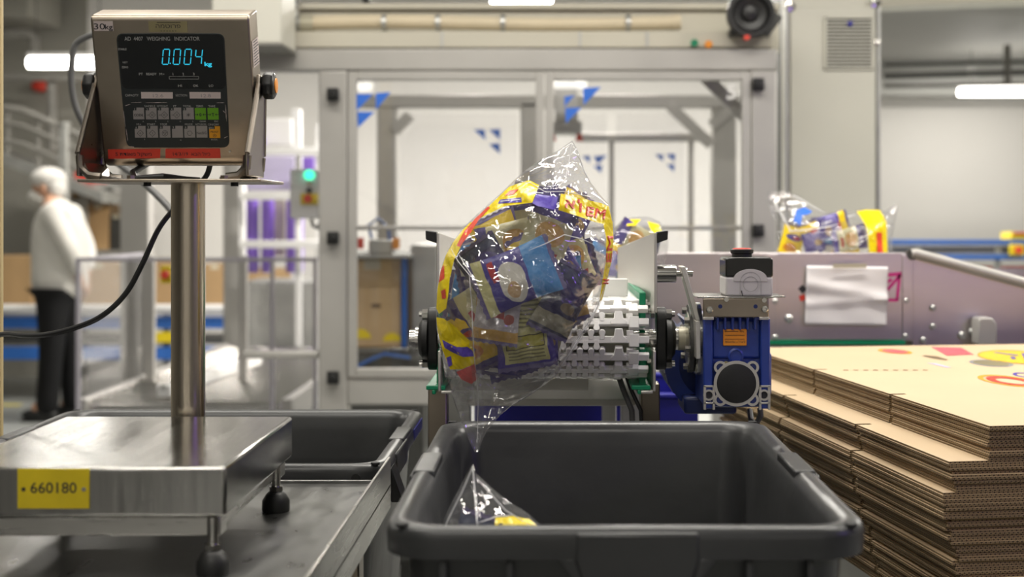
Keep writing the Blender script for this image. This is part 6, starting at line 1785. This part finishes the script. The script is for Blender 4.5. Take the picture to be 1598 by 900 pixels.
for i, (px, py, r, k, l) in enumerate(((742, 868, 20, 'dark', 'dark packet at the left inside the bag standing in the crate'), (792, 890, -15, 'dark', 'dark packet beside the yellow band inside the bag standing in the crate'), (735, 950, 5, 'purple', 'purple packet low at the left inside the bag standing in the crate'),
                                     (805, 970, -10, 'cream', 'cream packet low at the right inside the bag standing in the crate'), (750, 1030, 60, 'dark', 'dark packet at the bottom left inside the bag standing in the crate'), (815, 1040, 80, 'back', 'packet at the bottom right inside the bag standing in the crate'))):
    packet(k, W(px, py, YB2) - UY * .012 * (i % 2), (random.uniform(-.15, .15), math.radians(r), random.uniform(-.2, .2)), l, 'packets in the bag inside the crate', .95)

# ------------------------------------------------------------------ bag lying on the cross conveyor at right
YB3 = 3.24
out3 = [(1200, 299), (1226, 296), (1250, 308), (1270, 322), (1290, 331), (1320, 331), (1345, 326), (1372, 327), (1385, 332), (1396, 318), (1401, 322), (1397, 345), (1392, 370), (1394, 410), (1388, 455), (1330, 461), (1260, 461), (1215, 456), (1211, 410), (1213, 375), (1216, 352), (1205, 336), (1198, 316)]
bag3 = thing('snack_bag', 'clear bag of snack packets lying on the conveyor behind the side panel at right', 'bag', W(1305, 461, YB3))
B3 = Bag(out3, (1305, 398), YB3, .085, 105, 72, 0, 8.1, .007)
B3.film(bag3, rings=26)
B3.decal('yellow_band', [[(1334, 330), (1350, 327), (1372, 328), (1376, 350), (1377, 400), (1377, 440), (1343, 440), (1343, 400), (1341, 355)]], 'print_yellow', bag3)
B3.decal('red_print', [[(1356, 362), (1366, 362), (1367, 396), (1356, 396)]], 'print_red', bag3, .003)
B3.decal('blue_print', [[(1232, 345), (1238, 328), (1252, 323), (1262, 330), (1256, 334), (1246, 336), (1242, 352)]], 'blue_mark', bag3, .002)
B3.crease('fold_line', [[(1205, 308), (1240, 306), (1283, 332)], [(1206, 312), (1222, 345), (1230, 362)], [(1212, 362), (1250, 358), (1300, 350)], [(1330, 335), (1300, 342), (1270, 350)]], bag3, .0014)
random.seed(5)
for i, (px, py, r, k) in enumerate(((1232, 378, 15, 'yellow'), (1262, 372, -20, 'purple'), (1288, 388, 10, 'blue'), (1318, 372, 80, 'cream'), (1318, 408, 0, 'purple'), (1250, 425, 60, 'white'), (1366, 420, 5, 'dark'), (1290, 352, 75, 'purple'), (1282, 432, 90, 'back'))):
    packet(k, W(px, py, YB3) - UY * (.03 + .02 * (i % 2)), (random.uniform(-.2, .2), math.radians(r), random.uniform(-.3, .3)), '%s packet in the bag on the conveyor at right, number %s from its left end' % (DESC[k], i + 1) if False else '%s packet inside the bag on the conveyor at right' % DESC[k], 'packets in the bag at right', .95)

# ------------------------------------------------------------------ bag behind the right side plate
YB4 = 2.68
out4 = [(905, 395), (935, 372), (958, 356), (972, 342), (990, 338), (1012, 338), (1030, 346), (1040, 360), (1043, 385), (1036, 415), (1020, 436), (960, 438), (905, 436)]
bag4 = thing('snack_bag', 'clear bag of snack packets on the belt behind the right side plate', 'bag', W(975, 438, YB4))
B4 = Bag(out4, (975, 395), YB4, .06, 62, 42, 0, 12.2, .006)
B4.film(bag4, rings=22)
B4.decal('yellow_band', [[(982, 342), (1000, 342), (990, 352), (976, 352)], [(1010, 345), (1028, 350), (1034, 366), (1022, 368), (1014, 358)]], 'print_yellow', bag4)
for i, (px, py, r, k, l) in enumerate(((962, 408, 10, 'purple', 'purple packet in the bag behind the right side plate, beside the gap'), (992, 374, -60, 'cream', 'cream packet in the bag behind the right side plate, at its top'), (1003, 402, 8, 'dark', 'dark packet in the bag behind the right side plate, at its right end'), (930, 410, 30, 'white', 'white packet in the bag behind the right side plate, at its left end'))):
    packet(k, W(px, py, YB4) - UY * .02, (0, math.radians(r), 0), l, 'packets in the bag behind the plate', .95)

# ------------------------------------------------------------------ tidy
COL.children.unlink(TMP)
bpy.data.collections.remove(TMP)
